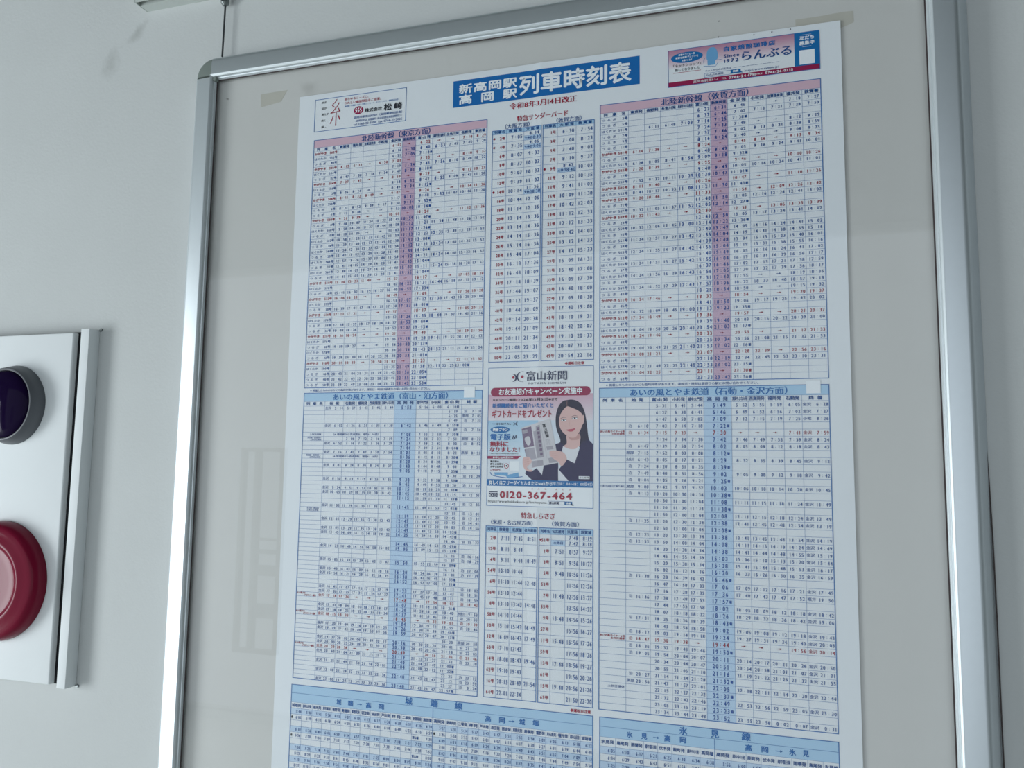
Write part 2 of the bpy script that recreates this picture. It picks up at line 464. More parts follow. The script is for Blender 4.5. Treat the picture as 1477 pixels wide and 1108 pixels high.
_G = {}
WEIGHT = {0: 0.014, 1: 0.030, 2: 0.026}
def glyph(ch, bold):
    key = (ch, bold)
    if key in _G: return _G[key]
    if ch in ' \u3000': _G[key] = None; return None
    cu = bpy.data.curves.new('letter', 'FONT'); cu.body = ch; cu.size = 1.0; cu.resolution_u = 2; cu.fill_mode = 'FRONT'
    o = bpy.data.objects.new('letter', cu); COL.objects.link(o)
    dg = bpy.context.evaluated_depsgraph_get(); dg.update()
    ev = o.evaluated_get(dg); me = ev.to_mesh()
    if me is None or len(me.vertices) == 0: g = None
    else:
        me.calc_loop_triangles()
        v = np.empty(len(me.vertices) * 3); me.vertices.foreach_get('co', v); v = v.reshape(-1, 3)[:, :2].copy()
        t = np.empty(len(me.loop_triangles) * 3, np.int32); me.loop_triangles.foreach_get('vertices', t)
        t = t.reshape(-1, 3); w = WEIGHT[bold]; n = len(v)
        sh = [(-w, 0), (w, 0)] if bold != 1 else [(-w, 0), (w, 0), (0, -w), (0, w)]
        dl = np.repeat(np.arange(len(sh)) * 0.12, n)          # each pass of ink lies a hair above the last
        v, t = np.vstack([v + q for q in sh]), np.vstack([t + n * i for i in range(len(sh))])
        g = (v, t, v[:, 0].min(), v[:, 0].max(), dl)
    ev.to_mesh_clear(); bpy.data.objects.remove(o); bpy.data.curves.remove(cu)
    _G[key] = g
    return g

# the sheet itself
def sheet():
    gx, gy = np.meshgrid(XB, YB); nx = len(XB)
    top = world_pts(gx.ravel(), gy.ravel(), 0); back = top.copy(); back[:, 1] += 0.0002
    V = np.vstack([top, back]); n = len(top); F = []
    for j in range(len(YB) - 1):
        for i in range(nx - 1):
            a = j * nx + i; F.append((a, a + nx, a + nx + 1, a + 1)); F.append((n + a, n + a + 1, n + a + nx + 1, n + a + nx))
    ring = [i for i in range(nx)] + [j * nx + nx - 1 for j in range(1, len(YB))] + [(len(YB) - 1) * nx + i for i in range(nx - 2, -1, -1)] + [j * nx for j in range(len(YB) - 2, 0, -1)]
    for a, b in zip(ring, ring[1:] + ring[:1]): F.append((a, b, n + b, n + a))
    me = bpy.data.meshes.new('timetable_poster'); me.from_pydata(V.tolist(), [], F); me.materials.append(PAPER); me.update()
    return link(bpy.data.objects.new('timetable_poster', me))
poster = sheet()
tag(poster, 'large white train timetable poster with blue title banner, creased down the middle', 'poster')

# ---- title banner
P = Print()
P.rect(211.5, -59.6, 463.8, -22.2, 'blue', 1)
P.text('新高岡駅', 220.0, 302.0, -46.7, 12.6, 'white', 1, 4, 1.42); P.text('高岡駅', 220.3, 302.2, -31.6, 12.6, 'white', 1, 4, 1.42)
P.text('列車時刻表', 305.0, 453.6, -40.0, 25.5, 'white', 1, 4, 1.3)
P.build('title_banner', poster)
P = Print()
P.text('令和8年3月14日改正', 291.9, 383.0, -13.6, 8.4, 'red', 2)
P.build('revision_date', poster)

# ---- big tables
def table(title, cols, y0, yb, yh, y1, heads, rows, band, hicol, boldcols, dw, gap, h, hb, kind, tx):
    P = Print(); n = len(rows); W = 0.28
    x0, x1 = cols[0], cols[-1]
    pitch = (y1 - yh) / n
    P.rect(cols[hicol], yb, cols[hicol + 1], y1, 'pinkcol' if kind == 'rail' else 'bluecol', 1)
    for c in cols[1:-1]: P.vline(c, yb, y1, W, 'line')
    P.hline(x0, x1, yb, W, 'line'); P.hline(x0, x1, yh, W, 'line')
    for i in range(1, n): P.hline(x0, x1, yh + i * pitch, W, 'line')
    P.frame(x0, y0, x1, y1, 0.9, 'line')
    root = P.build('timetable', poster)
    Hd = Print()
    Hd.rect(x0, y0, x1, yb, 'pink' if band == 'pink' else 'blueband', 1.5)
    Hd.text(title, tx[0], tx[1], (y0 + yb) / 2 + .3, 8.4, 'blue2' if band == 'pink' else 'blue', 2)
    Hd.build('heading_strip', root)
    Tx = Print(); yc = (yb + yh) / 2
    for i, s in enumerate(heads):
        a, b = cols[i], cols[i + 1]; w = b - a
        m = {3: .12, 2: .25}.get(len(s), .06)
        Tx.text(s, a + w * m, b - w * m, yc, min(4.3, (yh - yb) * .70), 'blue2', 1)
    for i, row in enumerate(rows):
        yc = yh + (i + .5) * pitch
        tok = row.split(); first = tok[0]; red = first[0] in 'kR'; col = 'redtext' if red else 'ink'
        if kind == 'rail':
            nm = {'k': 'かがやき', 'h': 'はくたか', 't': 'つるぎ'}[first[0]]
            Tx.text(nm, cols[0] + 2, cols[0] + 20.5, yc, 3.6, col, 1 if red else 0)
            num = first[1:]; xr = cols[1] - 1.2
            Tx.digits(xr - 4.3, yc, num, 3.4, 2.6, col, 1 if red else 2)
            Tx.text('号', xr - 3.9, xr, yc, 3.7, col, 1)
        elif first in NOTES:
            ls = NOTES[first]
            for q, (s, a, b) in enumerate(ls):
                hh = 2.5 if len(ls) > 1 else 3.0
                Tx.text(s, cols[0] + a, cols[0] + b, yc + (q - (len(ls) - 1) / 2) * 2.7, hh, col, 1 if red else 0)
        for j, t in enumerate(tok[1:], 1):
            if t == '-': continue
            a, b = cols[j], cols[j + 1]; xc = (a + b) / 2; bold = 1 if j in boldcols else 0
            c = col if red else ('inkb' if bold else 'ink')
            if t == '>': Tx.arrow(xc, yc, 4.6, 4, c); continue
            if t[0] == '*':
                Tx.text(SPAN[t], cols[j] + 15, cols[j + 3] + 16, yc, 3.1, 'ink', 0); continue
            arr = t.endswith('c'); t = t.rstrip('c')
            if t[0] in PLACE:
                s = PLACE[t[0]]
                if len(s) == 1: Tx.text(s, a + 3.5, a + 7.4, yc, 3.8, c, 0)
                else: Tx.text(s, a + .8, a + 9.8, yc, 3.8, c, 0)
                Tx.time(b - 1.0 - 2 * dw - gap, yc, t[1:], h, dw, gap, c, 0); continue
            hh = hb if bold else h; d = dw * hb / h if bold else dw; g = gap * (1.05 if bold else 1)
            if arr: 
                xm = xc - (1.6 if not bold else 0.9)
                if kind != 'rail' and bold: xm = xc
                Tx.time(xm, yc, t, hh, d, g, c, bold)
                xr = xm + g + 2 * d + .5; Tx.text('着', xr, xr + 3.2, yc + .2, 3.3, c, 1)
            else: Tx.time(xc + (0 if bold else .3), yc, t, hh, d, g, c, bold)
    Tx.build('printed_times', root)
    return root
PLACE = {'金': '金沢', '泊': '泊', '黒': '黒部', '糸': '糸魚川', '福': '福井', '小': '小松'}
NOTES = {'n1': [('土休日運休', 11, 29)], 'n2': [('氷見線・新高岡へ', 7.5, 29), ('土休日は運休', 12, 29)], 'n3': [('城端線・新高岡へ', 6.5, 29), ('土休日は運休', 12, 29)],
         'n4': [('氷見線・新高岡', 11, 29), ('土休日は運休', 11, 29)], 'RL': [('あいの風とやま', 1, 14), ('とやまライナー運休', 12, 30)],
         'Ra': [('あいの風ライナー2号', 1, 31), ('土休日運休', 15, 31)], 'Rb': [('あいの風ライナー4号', 1, 31), ('土休日運休', 14, 31)],
         'n5': [('土休日は富山で乗り換え', 1, 31)], 'n6': [('土休日運休', 10.5, 30.5)]}
SPAN = {'*1': '（※城端線から直通運転　城端6：06発）', '*2': '（※城端線から直通運転　城端6：58発）'}

T1 = """k500 - - - - 602 > 622 > > 710 829/h552 - - - - 616 630 640 653 707 745 920/t80 - - - - 651 705 714c - - - -/k502 612 633 > 650 703 > 723 > > 810 932
h554 - - - - 719 734 743 756 810 848 1022/t82 647 708 726 734 747 802 810c - - - -/k504 727 745 > > 810 > 829 > > 917 1037/h556 - - - - 818 832 842 855 909 947 1120
t2 806 824 > > 849 904 912c - - - -/k506 815 832 849 > 907 > 926 > > 1014 1136/h558 - - - - 917 931 940 953 1007 1046 1220/t4 831 852 909 917 930 944 952c - - - -
t6 911 928 > > 953 1008 1016c - - - -/k508 921 939 > > 1005 > 1024 > > 1112 1236/t8 946 1007 1024 1032 1045 1059 1107c - - - -/h560 958 1020 1037 1044 1058 1112 1121 1134 1148 1226 1352
t10 1018 1035 > > 1103 1117 1126c - - - -/h562 1058 1120 1137 1145 1159 1213 1222 1235 1249 1323 1452/t16 1139 1200 1217 1225 1238 1252 1300c - - - -/h564 1158 1220 1237 1244 1258 1312 1321 1334 1348 1426 1552
t20 1242 1303 1320 1328 1341 1355 1404c - - - -/h566 1258 1320 1337 1344 1358 1412 1421 1434 1448 1522 1652/t22 1341 1402 1420 1428 1441 1455 1504c - - - -/h568 1348 1409 1427 1435 1448 1502 1511 1524 1538 1620 1752
t26 1441 1503 1520 1528 1541 1555 1604c - - - -/k510 1506 1523 1540 > 1557 > 1617 > > 1705 1828/h570 - - - - 1607 1622 1631 1644 1658 1737 1912/t28 1541 1602 1619 1627 1640 1655 1703c - - - -
k512 1606 1623 > > 1649 > 1709 > > 1756 1920/h572 - - - - 1653 1707 1717 1730 1743 1825 2000/t30 1639 1701 1718 1725 1738 1753 1801c - - - -/k514 1713 1731 > > 1757 > 1817 > > 1905 2023
h574 - - - - 1812 1826 1835 1848 1902 1941 2116/t34 1738 1759 1817 1824 1837 1852 1900c - - - -/t36 1809 1826 > > 1852 1907 1915c - - - -/k516 1836 1854 > > 1921 > 1940 > > 2029 2156
h576 - - - - 1905 1919 1928 1941 1955 2037 2212/t40 1909 1927 > > 1954 2008 2017c - - - -/h578 - - - - 2020 2034 2043 2057 2111 2149 2324/t42 1939 2000 2017 2025 2038 2053 2101c - - - -
k518 2011 2033 > 2050 2103 > 2123 > > 2211 2332/h580 - - - - 2135 2149 2158 2211 2225 2302c -/t46 2043 2104 2121 2129 2142 2156 2205c - - - -/t48 2142 2203 2220 2228 2241 2255 2304c - - - -/t50 2228 2249 2306 2314 2327 2342 2350c - - - -"""
T3 = """t3 - - - - 622 631 646 > > 710 727/t5 - - - - 637 646 702 713 721 738 759/h591 - 611 648 703 716 725 738c - - - -/t7 - - - - 724 733 748 > > 812 829
t9 - - - - 737 746 802 813 821 838 859/t11 - - - - 816 824 840 > > 908 925/k501 616 738 > > 824 > 845 856 > 913 934/t13 - - - - 840 849 905 916 924 941 1001
h551 628 805 841 856 909 918 932c - - - -/k503 720 839 > > 925 > 946 > > 1010 1026/t17 - - - - 940 949 1005 1016 1024 1041 1101/h553 752 932 1011 1025 1038 1047 1101c - - - -
k505 811 940 > > 1026 > 1047 > > 1110 1126/h555 841 1017 1053 1108 1121 1130 1143c - - - -/k507 920 1046 > > 1133 > 1154 > 1209 1226 1242/t21 - - - - 1140 1150 1205 1216 1224 1241 1302
h557 932 1105 1137 1152 1205 1214 1227c - - - -/k509 1022 1143 > > 1230 > 1251 > 1306 1323 1339/t23 - - - - 1241 1250 1305 1317 1324 1341 1402/h559 1033 1206 1245 1300 1314 1322 1336c - - - -
t25 - - - - 1340 1349 1405 1416 1424 1441 1502/h561 1124 1251 1327 1342 1355 1404 1419 1431 1438 1455 1516/t29 - - - - 1439 1448 1504 1515 1523 1540 1601/h563 1224 1355 1427 1442 1455 1504 1519 1531 1538 1555 1616
t33 - - - - 1540 1549 1605 1616 1624 1641 1702/h565 1324 1451 1527 1542 1555 1604 1619 1631 1639 1656 1717/t37 - - - - 1637 1646 1702 1713 1721 1738 1759/h567 1424 1556 1628 1643 1656 1705 1720 1732 1739 1756 1817
t39 - - - - 1731 1740 1755 > > 1819 1836/h569 1524 1652 1729 1743 1757 1806 1822 1833 1840 1857 1918/t43 - - - - 1825 1834 1850 > > 1915 1932/k511 1624 1746 > > 1833 > 1854 > > 1920 1937
t45 - - - - 1841 1850 1906 1917 1925 1942 2002/h571 1632 1809 1845 1900 1913 1922 1935c - - - -/k513 1724 1849 > > 1936 > 1957 > > 2021 2037/t47 - - - - 1939 1948 2003 2015 2022 2039 2100
h573 1804 1950 2026 2041 2054 2103 2117c - - - -/k515 1824 1946 > > 2033 > 2053 > > 2117 2133/t49 - - - - 2025 2034 2056 2108 2115 2132 2153/h575 1904 2049 2125 2140 2153 2202 2216c - - - -
k517 2000 2121 > > 2207 > 2228 2239 > 2256 2316/t61 - - - - 2210 2219 2234 2245 2253 2310 2331/h577 2012 2149 2225 2240 2253 2302 2315c - - - -/k519 2104 2225 > > 2311 > 2330c - - - -/t63 - - - - 2333 2342 2356c - - - -"""
T4 = """- 金514 537 543 546 549 553 556 600 610c -/- - - - - - - - - 619 泊710/- - - - - - - - - 635 黒705/- - - - - - - - - 649 泊735/- 金602 626 631 635 638 642 646 649 659c -
- - - - - - - - - 709 泊756/n1 *1 - - - - 708 713 718 730c -/n2 - 706 712 716 719 724 728 733 751 黒822/- 金652 716 722 726 729 734 738 742 800 泊852/- - - - - - 744 749 754 804c -
- 金716 741 747 750 754 801 805 810 822 黒853/n3 *2 - - - - 806 812 817 830c -/- - - - - - 820 824 828 839c -/- 金801 824 830 834 837 840 844 848 900 泊951/- - - - - - 905 910 915 925c -
- - - - - - - - - 938 泊1029/- 金850 914 919 923 926 930 933 938 950c -/- - - - - - 945 949 953 1020 泊1112/- 金924 951 957 1001 1004 1015 1019 1023 1033c -/- 金1005 1029 1035 1038 1042 1045 1049 1053 1115 泊1201
- - - - - - 1115 1119 1123 1133c -/- - - - - - - - - 1145 泊1235/- 金1105 1129 1135 1138 1142 1145 1149 1153 1203c -/n4 - - - - - - - - 1215 泊1301/- - - - - - 1215 1219 1223 1245 泊1331
- 金1205 1229 1235 1238 1242 1245 1249 1253 1315 泊1401/- - - - - - 1315 1319 1323 1405 泊1456/- 金1305 1329 1335 1338 1342 1345 1349 1353 1403c -/- 金1345 1409 1415 1418 1422 1425 1429 1433 1443c -/- - - - - - - - - 1446 泊1533
- - - - - - 1445 1449 1453 1503c -/- 金1423 1449 1455 1458 1502 1505 1509 1513 1523c -/- - - - - - - - - 1525 泊1616/- - - - - - - - - 1537 泊1629/- 金1505 1533 1539 1543 1547 1550 1555 1559 1609c -
- - - - - - - - - 1615 泊1706/- 金1540 1603 1609 1612 1616 1620 1624 1628 1648 泊1739/- 金1558 1621 1628 1632 1635 1638 1642 1645 1655c -/- - - - - - 1652 1657 1700 1711c -/- - - - - - - - - 1713 泊1802
- 金1643 1707 1713 1716 1719 1723 1727 1730 1743 泊1831/- 金1700 1725 1731 1734 1737 1741 1745 1748 1811 泊1859/RL 金1718 1736 > > > 1748 > 1754 1803 泊1842/- - - - - - 1807 1812 1816 1826c -/- 金1741 1804 1810 1813 1817 1820 1824 1828 1840 糸1953
- 金1758 1822 1827 1831 1834 1837 1841 1845 1915 泊2005/RL 金1815 1833 > > > 1845 > 1852 1901 泊1939/- - - - - - 1904 1908 1912 1955 泊2046/- 福1720 1909 1916 1919 1923 1926 1930 1934 1944c -/- 金1919 1943 1949 1953 1956 1959 2003 2007 2017c -
- - - - - - - - - 2020 黒2050/- 金1937 2000 2006 2009 2012 2016 2020 2024 2041 泊2128/- 金2000 2023 2028 2032 2035 2038 2042 2046 2118 泊2205/RL 金2020 2038 > > > 2049 > 2056 2105 泊2146/- 金2040 2104 2109 2113 2116 2119 2123 2127 2152 泊2238
- - - - - - 2140 2144 2149 2200c -/- 金2125 2149 2154 2158 2201 2204 2208 2212 2222c -/- - - - - - - - - 2225 泊2312/- 金2200 2224 2229 2233 2236 2240 2243 2247 2312 泊2359/- - - - - - - - - 2337 泊024/- 金2300 2324 2329 2333 2336 2340 2343 2347 2357c -"""
T5 = """- - 531 541 544 549 552 555 559 605 金628/- - 627 638 641 646 649 652 656 702 金727/- - 647 658 702 709 712 715 719 725 小826/- 泊610 703 714 718 722c - - - - -/Ra 泊634 715 723 > 730 > > > 741 金759
- - 724 734 738 742 746 749 753 759 金824/- 泊647 739 750 754 802 805 808 812 818 金843/- 黒715 752 803 808 812c - - - - -/- 糸643 805 817 821 829 832 835 839 845 金912/- 泊724 820 831 835 839c - - - - -
- 泊749 840 851 856 902 905 908 912 918 金942/- 泊804 905 916 921 925c - - - - -/n5 黒900 942 953 957 1003 1006 1010 1014 1020 金1045/- 泊913 1020 1030 1034 1038c - - - - -/- - 1050 1100 1104 1108 1111 1115 1118 1124 金1149
- - 1120 1130 1134 1138c - - - - -/- - 1150 1200 1204 1208 1211 1215 1218 1224 金1249/- 泊1125 1220 1230 1234 1238 1241 1245 1248 1254 金1319/- - 1250 1300 1304 1308c - - - - -/- 泊1223 1320 1330 1334 1338 1341 1345 1348 1354 金1419
- 泊1253 1350 1400 1404 1408 1411 1415 1418 1424 金1449/- - 1420 1430 1434 1438 1441 1444 1448 1455 金1519/- - 1445 1455 1459 1503 1506 1510 1513 1520 金1544/- - 1520 1530 1534 1538 1541 1544 1548 1553 金1617/- - 1602 1612 1616 1620 1623 1626 1630 1635 金1659
- 泊1538 1628 1639 1642 1646c - - - - -/- - 1647 1658 1702 1706 1709 1712 1716 1721 金1745/- - 1716 1728 1732 1736 1740 1743 1747 1752 福1950/- 泊1646 1738 1749 1753 1757c - - - - -/- - 1744 1755 1758 1802 1805 1809 1812 1818 金1842
- - 1807 1818 1822 1826 1829 1833 1836 1842 金1906/- 泊1731 1825 1836 1839 1843c - - - - -/- - 1843 1854 1858 1902 1905 1908 1912 1918 金1943/- 泊1812 1903 1914 1918 1924 1927 1931 1934 1940 金2003/Rb 泊1847 1930 1938 > 1944 > > > 1956 金2014
- 泊1836 1932 1943 1946 1950c - - - - -/- 泊1905 1954 2004 2007 2011 2014 2017 2021 2026 金2050/- - 2034 2044 2047 2051 2054 2058 2101 2107 金2131/- - 2055 2105 2110 2116 2119 2122 2126 2132 金2155/- 泊2027 2114 2124 2128 2132c - - - - -
- 黒2056 2147 2157 2201 2205 2208 2211 2214 2220 金2244/n6 - 2215 2227 2232 2237c - - - - -/- - 2232 2242 2246 2249 2253 2256 2259 2305 金2330/- - 2305 2315 2319 2323c - - - - -/- - 2334 2344 2348 2352 2355 2358 002 007 金031"""
def rows(s): return [r for r in s.replace('\n', '/').split('/') if r.strip()]
C1 = [0, 39.0, 59.0, 78.7, 98.3, 118.4, 138.3, 158.3, 183.0, 202.2, 222.3, 241.7, 260.9]
C3 = [413.5, 449.5, 469.5, 489.2, 509.5, 529.6, 549.6, 569.9, 594.4, 614.8, 635.0, 655.2, 676]
C4 = [0.4, 33.3, 62.2, 81.3, 99.5, 118.2, 137.6, 168.9, 187.5, 206.0, 232.8, 260.9]
C5 = [413.3, 445.4, 474.0, 499.1, 518.3, 537.9, 569.2, 588.2, 607.3, 626.9, 646.8, 676]
table('北陸新幹線（東京方面）', C1, 0, 11.3, 17.0, 354.8, ['列車名', '敦賀発', '福井発', '加賀温泉発', '小松発', '金沢発', '新高岡発', '富山発', '黒部宇奈月温泉発', '糸魚川発', '長野発', '東京着'],
      rows(T1), 'pink', 6, (6, 7, 8), 2.95, 2.3, 3.9, 4.5, 'rail', (75.4, 179.5))
table('北陸新幹線（敦賀方面）', C3, 0, 11.3, 17.0, 354.8, ['列車名', '東京発', '長野発', '糸魚川発', '黒部宇奈月温泉発', '富山発', '新高岡発', '金沢発', '小松発', '加賀温泉発', '福井発', '敦賀着'],
      rows(T3), 'pink', 6, (4, 5, 6), 2.95, 2.3, 3.9, 4.5, 'rail', (490.0, 594.6))
table('あいの風とやま鉄道（富山・泊方面）', C4, 362.1, 373.6, 380.0, 742.0, ['列車名', '始発', '石動発', '福岡発', '西高岡発', '高岡やぶなみ発', '高岡発', '越中大門発', '小杉発', '富山発', '終着'],
      rows(T4), 'blue', 6, (6,), 2.75, 2.3, 3.7, 4.6, 'local', (45.2, 213.6))
table('あいの風とやま鉄道（石動・金沢方面）', C5, 362.1, 373.6, 380.3, 742.0, ['列車名', '始発', '富山発', '小杉発', '越中大門発', '高岡発', '高岡やぶなみ発', '西高岡発', '福岡発', '石動発', '終着'],
      rows(T5), 'blue', 5, (5,), 2.85, 2.3, 4.0, 5.0, 'local', (451.0, 631.5))

# ---- the four express tables in the middle
def express(cols, y0, yh, y1, heads, data, name, tw, th):
    P = Print(); n = len(data); pitch = (y1 - yh) / n; x0, x1 = cols[0], cols[-1]
    P.rect(x0, y0, x1, yh, 'blueband', 1)
    for c in cols[1:-1]: P.vline(c, y0, y1, .3, 'line')
    P.hline(x0, x1, yh, .3, 'line')
    for i in range(1, n): P.hline(x0, x1, yh + i * pitch, .3, 'line')
    P.frame(x0, y0, x1, y1, .8, 'line')
    Tx = Print()
    for i, s in enumerate(heads):
        w = cols[i + 1] - cols[i]; m = .07 if len(s) > 3 else .12
        Tx.text(s, cols[i] + w * m, cols[i + 1] - w * m, (y0 + yh) / 2, min(4.2, (yh - y0) * .72), 'blue2', 1)
    for i, row in enumerate(data):
        tok = row.split(); yc = yh + (i + .5) * pitch
        num = tok[0].lstrip('+'); xr = cols[1] - 2.2
        Tx.digits(xr - 4.4, yc + .2, num, 4.2, 2.9, 'redtext'); Tx.text('号', xr - 4.0, xr, yc + .2, 4.2, 'redtext', 1)
        if tok[0][0] == '+':
            q = cols[0] + (2.6 if cols[1] - cols[0] > 17 else 1.75); r = 1.7 if cols[1] - cols[0] > 17 else 1.3
            Tx.poly([(q - r, yc), (q, yc - r - .2), (q + r, yc), (q, yc + r + .2)], 'redtext', 4)
        for j, t in enumerate(tok[1:], 1):
            if t == '-': continue
            a, b = cols[j], cols[j + 1]; xc = (a + b) / 2
            if '|' in t:
                u, v = t.split('|')
                if v[0] == 'h':
                    Tx.time(xc + .4, yc - pitch * .24, u, th * .86, tw, 1.35 * tw / 3, 'ink') if u != '-' else None
                    P.rect(a, yc, b, yc + pitch * .5, 'bluecol', 1)
                    if v == 'h': Tx.text('土休日', a + 3, b - 3, yc + pitch * .24, 3.2, 'ink', 1)
                    else:
                        Tx.text('土休日', a + .8, a + 11.5, yc + pitch * .25, 3.4, 'ink', 1)
                        Tx.text(v[1:-2] + ':' + v[-2:], a + 12.3, b - .8, yc + pitch * .25, 4.4, 'ink', 0)
                    P.hline(a, b, yc, .25, 'line')
                else:
                    for w_, q in ((u, -.25), (v, .25)): Tx.time(xc, yc + pitch * q, w_, th * .84, tw, 1.35, 'ink')
                    P.hline(a, b, yc, .25, 'line')
            else: Tx.time(xc + .3, yc, t, th, tw, (1.35 if tw < 3.4 else 2.6), 'ink')
    root = P.build('timetable', poster); Tx.build('printed_times', root)
M1 = rows("+2 705 834|h830/+4 735 906|h905/6 807 933/8 837 1003/10 907 1033/12 939 1102/+14 1014 1136|h1138/16 1044 1206/18 1114 1236/20 1214 1336/22 1314 1436/24 1414 1536/26 1514 1636/28 1544 1706/30 1613 1736/32 1643 1809/34 1714 1839/36 1744 1907/38 1812 1937/40 1844 2009/42 1914 2038/44 1944 2109/46 2011 2134/48 2108 2231/50 2205 2329")
M2 = rows("1 630 754/3 700 823/5 740 903/7 810 937/+9 842|h840 1003/11 912 1035/13 941 1102/15 1009 1130/17 1042 1203/19 1112 1233/21 1212 1333/23 1242 1403/25 1312 1433/27 1412 1533/29 1509 1631/31 1540 1700/33 1609 1730/35 1640 1800/37 1709 1830/39 1740 1900/41 1810 1931/43 1842 2007/45 1910 2033/47 2007 2133/49 2054 2216")
M3 = rows("2 711 745 851/52 811 844 -/4 911 944 1049/54 1010 1044 -/6 1110 1144 1248/56 1210 1244 -/8 1310 1343 1448/58 1410 1444 -/10 1510 1543 1649/12 1609 1643 1749/60 1710 1743 -/14 1808 1843 1946/62 1910 1943 -/16 2015 2049 2154/64 2201 2234 -")
M4 = rows("+51 -|h 748|747 819|818/1 751 857 927/3 851 956 1027/5 948 1056 1126/53 - 1156 1226/7 1148 1256 1327/55 - 1356 1427/9 1348 1456 1526/57 - 1556 1627/11 1548 1656 1726/59 - 1756 1826/13 1748 1856 1927/61 - 1956 2026/15 1948 2056 2126/63 - 2150 2220")
express([269.0, 288.6, 312.5, 336.2], 17.4, 22.6, 326.0, ['列車名', '敦賀発', '大阪着'], M1, '', 3.55, 5.2)
express([338.6, 357.7, 382.2, 405.8], 17.4, 22.6, 326.0, ['列車名', '大阪発', '敦賀着'], M2, '', 3.55, 5.2)
express([269.0, 284.5, 301.3, 318.2, 336.2], 533.6, 541.2, 741.4, ['列車名', '敦賀発', '米原着', '名古屋着'], M3, '', 2.95, 5.6)
express([338.6, 353.7, 371.5, 388.9, 405.7], 533.6, 541.2, 741.4, ['列車名', '名古屋発', '米原発', '敦賀着'], M4, '', 2.95, 5.6)
P = Print()
P.text('特急サンダーバード', 302.6, 371.5, 4.6, 7.6, 'red', 2)
P.build('express_heading', poster); P = Print()
P.text('（大阪方面）', 286.5, 320.0, 13.5, 6.2, 'blue2', 0); P.build('direction_line', poster); P = Print()
P.text('（敦賀方面）', 356.2, 389.2, 13.5, 6.2, 'blue2', 0)
P.build('direction_line', poster); P = Print()
P.text('◆運転日注意', 369.2, 394.0, 330.0, 3.5, 'red', 1)
P.build('footnote', poster)
P = Print()
P.text('特急しらさぎ', 314.7, 358.9, 519.5, 7.4, 'red', 2)
P.build('express_heading', poster); P = Print()
P.text('（米原・名古屋方面）', 275.5, 330.0, 528.5, 5.6, 'blue2', 0); P.build('direction_line', poster); P = Print()
P.text('（敦賀方面）', 354.7, 388.2, 528.3, 5.6, 'blue2', 0)
P.build('direction_line', poster); P = Print()
P.text('◆運転日注意', 378.7, 403.7, 746.6, 3.6, 'red', 1)
P.build('footnote', poster)
for a in (9.5, 421.3):
    P = Print(); P.text('※掲載したもののほかにも臨時列車があります。運転日・時刻は最寄りの駅にお問い合わせください。', a, a + 178.5, 358.5, 3.2, 'ink', 0)
    P.build('footnote', poster)
for a, b, c in ((235.8, 250.8, 371.2), (651.9, 667.2, 372.0)):
    P = Print(); P.rect(a, 357.2, b, c, 'white', 5); P.build('white_patch', poster)

# ---- the two branch-line tables at the bottom
def branch(x0, x1, xm, y0, ya, yb, yh, pitch, nrow, ltitle, cl, cr, hl, hr, dl, dr, sub, dw, h):
    P = Print(); yE = yh + nrow * pitch
    for i in range(0, nrow, 1):
        if i in sub[4]: P.rect(x0, yh + i * pitch, xm, yh + (i + 1) * pitch, 'stripe', 1)
        if i % 2 == 0: P.rect(xm, yh + i * pitch, x1, yh + (i + 1) * pitch, 'stripe', 1)
        if i: P.hline(x0, x1, yh + i * pitch, .25, 'line')
    for c in cl[1:-1] + cr[1:-1]: P.vline(c, yb, yE, .25, 'line')
    P.hline(x0, x1, yh, .25, 'line'); P.hline(x0, x1, yb, .25, 'line'); P.hline(x0, x1, ya, .4, 'line'); P.vline(xm, ya, yE, .6, 'line')
    P.frame(x0, y0, x1, yE, .9, 'line')
    root = P.build('timetable', poster)
    H = Print(); H.rect(x0, y0, x1, yb, 'blueband', 1)
    for t, a, b, yc, hh in ltitle: H.text(t, a, b, yc, hh, 'blue', 1)
    H.arrow(*sub[0], 'blue'); H.arrow(*sub[1], 'blue')
    H.build('heading_strip', root)
    Tx = Print()
    for cs, hs, dd in ((cl, hl, dl), (cr, hr, dr)):
        for i, s in enumerate(hs):
            w = cs[i + 1] - cs[i]; Tx.text(s, cs[i] + w * .09, cs[i + 1] - w * .09, (yb + yh) / 2, min(4.0, (yh - yb) * .6), 'blue2', 1)
        for i, r in enumerate(dd):
            tk = r.split(); yc = yh + (i + .5) * pitch
            if tk[0] == '!':
                tk = tk[1:]; q = cs[0] + 2.4; Tx.poly([(q - 1.2, yc), (q, yc - 2.2), (q + 1.2, yc), (q, yc + 2.2)], 'black', 4)
            for j, t in enumerate(tk):
                if t == '-': continue
                if t == '富': Tx.text('富山着', cs[j] + 1, cs[j + 1] - 4.5, yc, 3.2, 'ink', 1); continue
                Tx.time(cs[j + 1] - .7 - 2 * dw - .75, yc, t, h, dw, .75, 'ink')
    Tx.build('printed_times', root)
CL6 = [-0.6, 16.0, 31.4, 46.0, 59.8, 73.6, 88.0, 102.1, 116.3, 130.7, 144.9, 159.9, 174.3, 188.5, 202.6]
CR6 = [202.6, 220.2, 235.4, 249.8, 263.6, 278.0, 292.3, 306.3, 320.7, 335.2, 349.0, 362.8, 377.5, 391.4, 406.0]
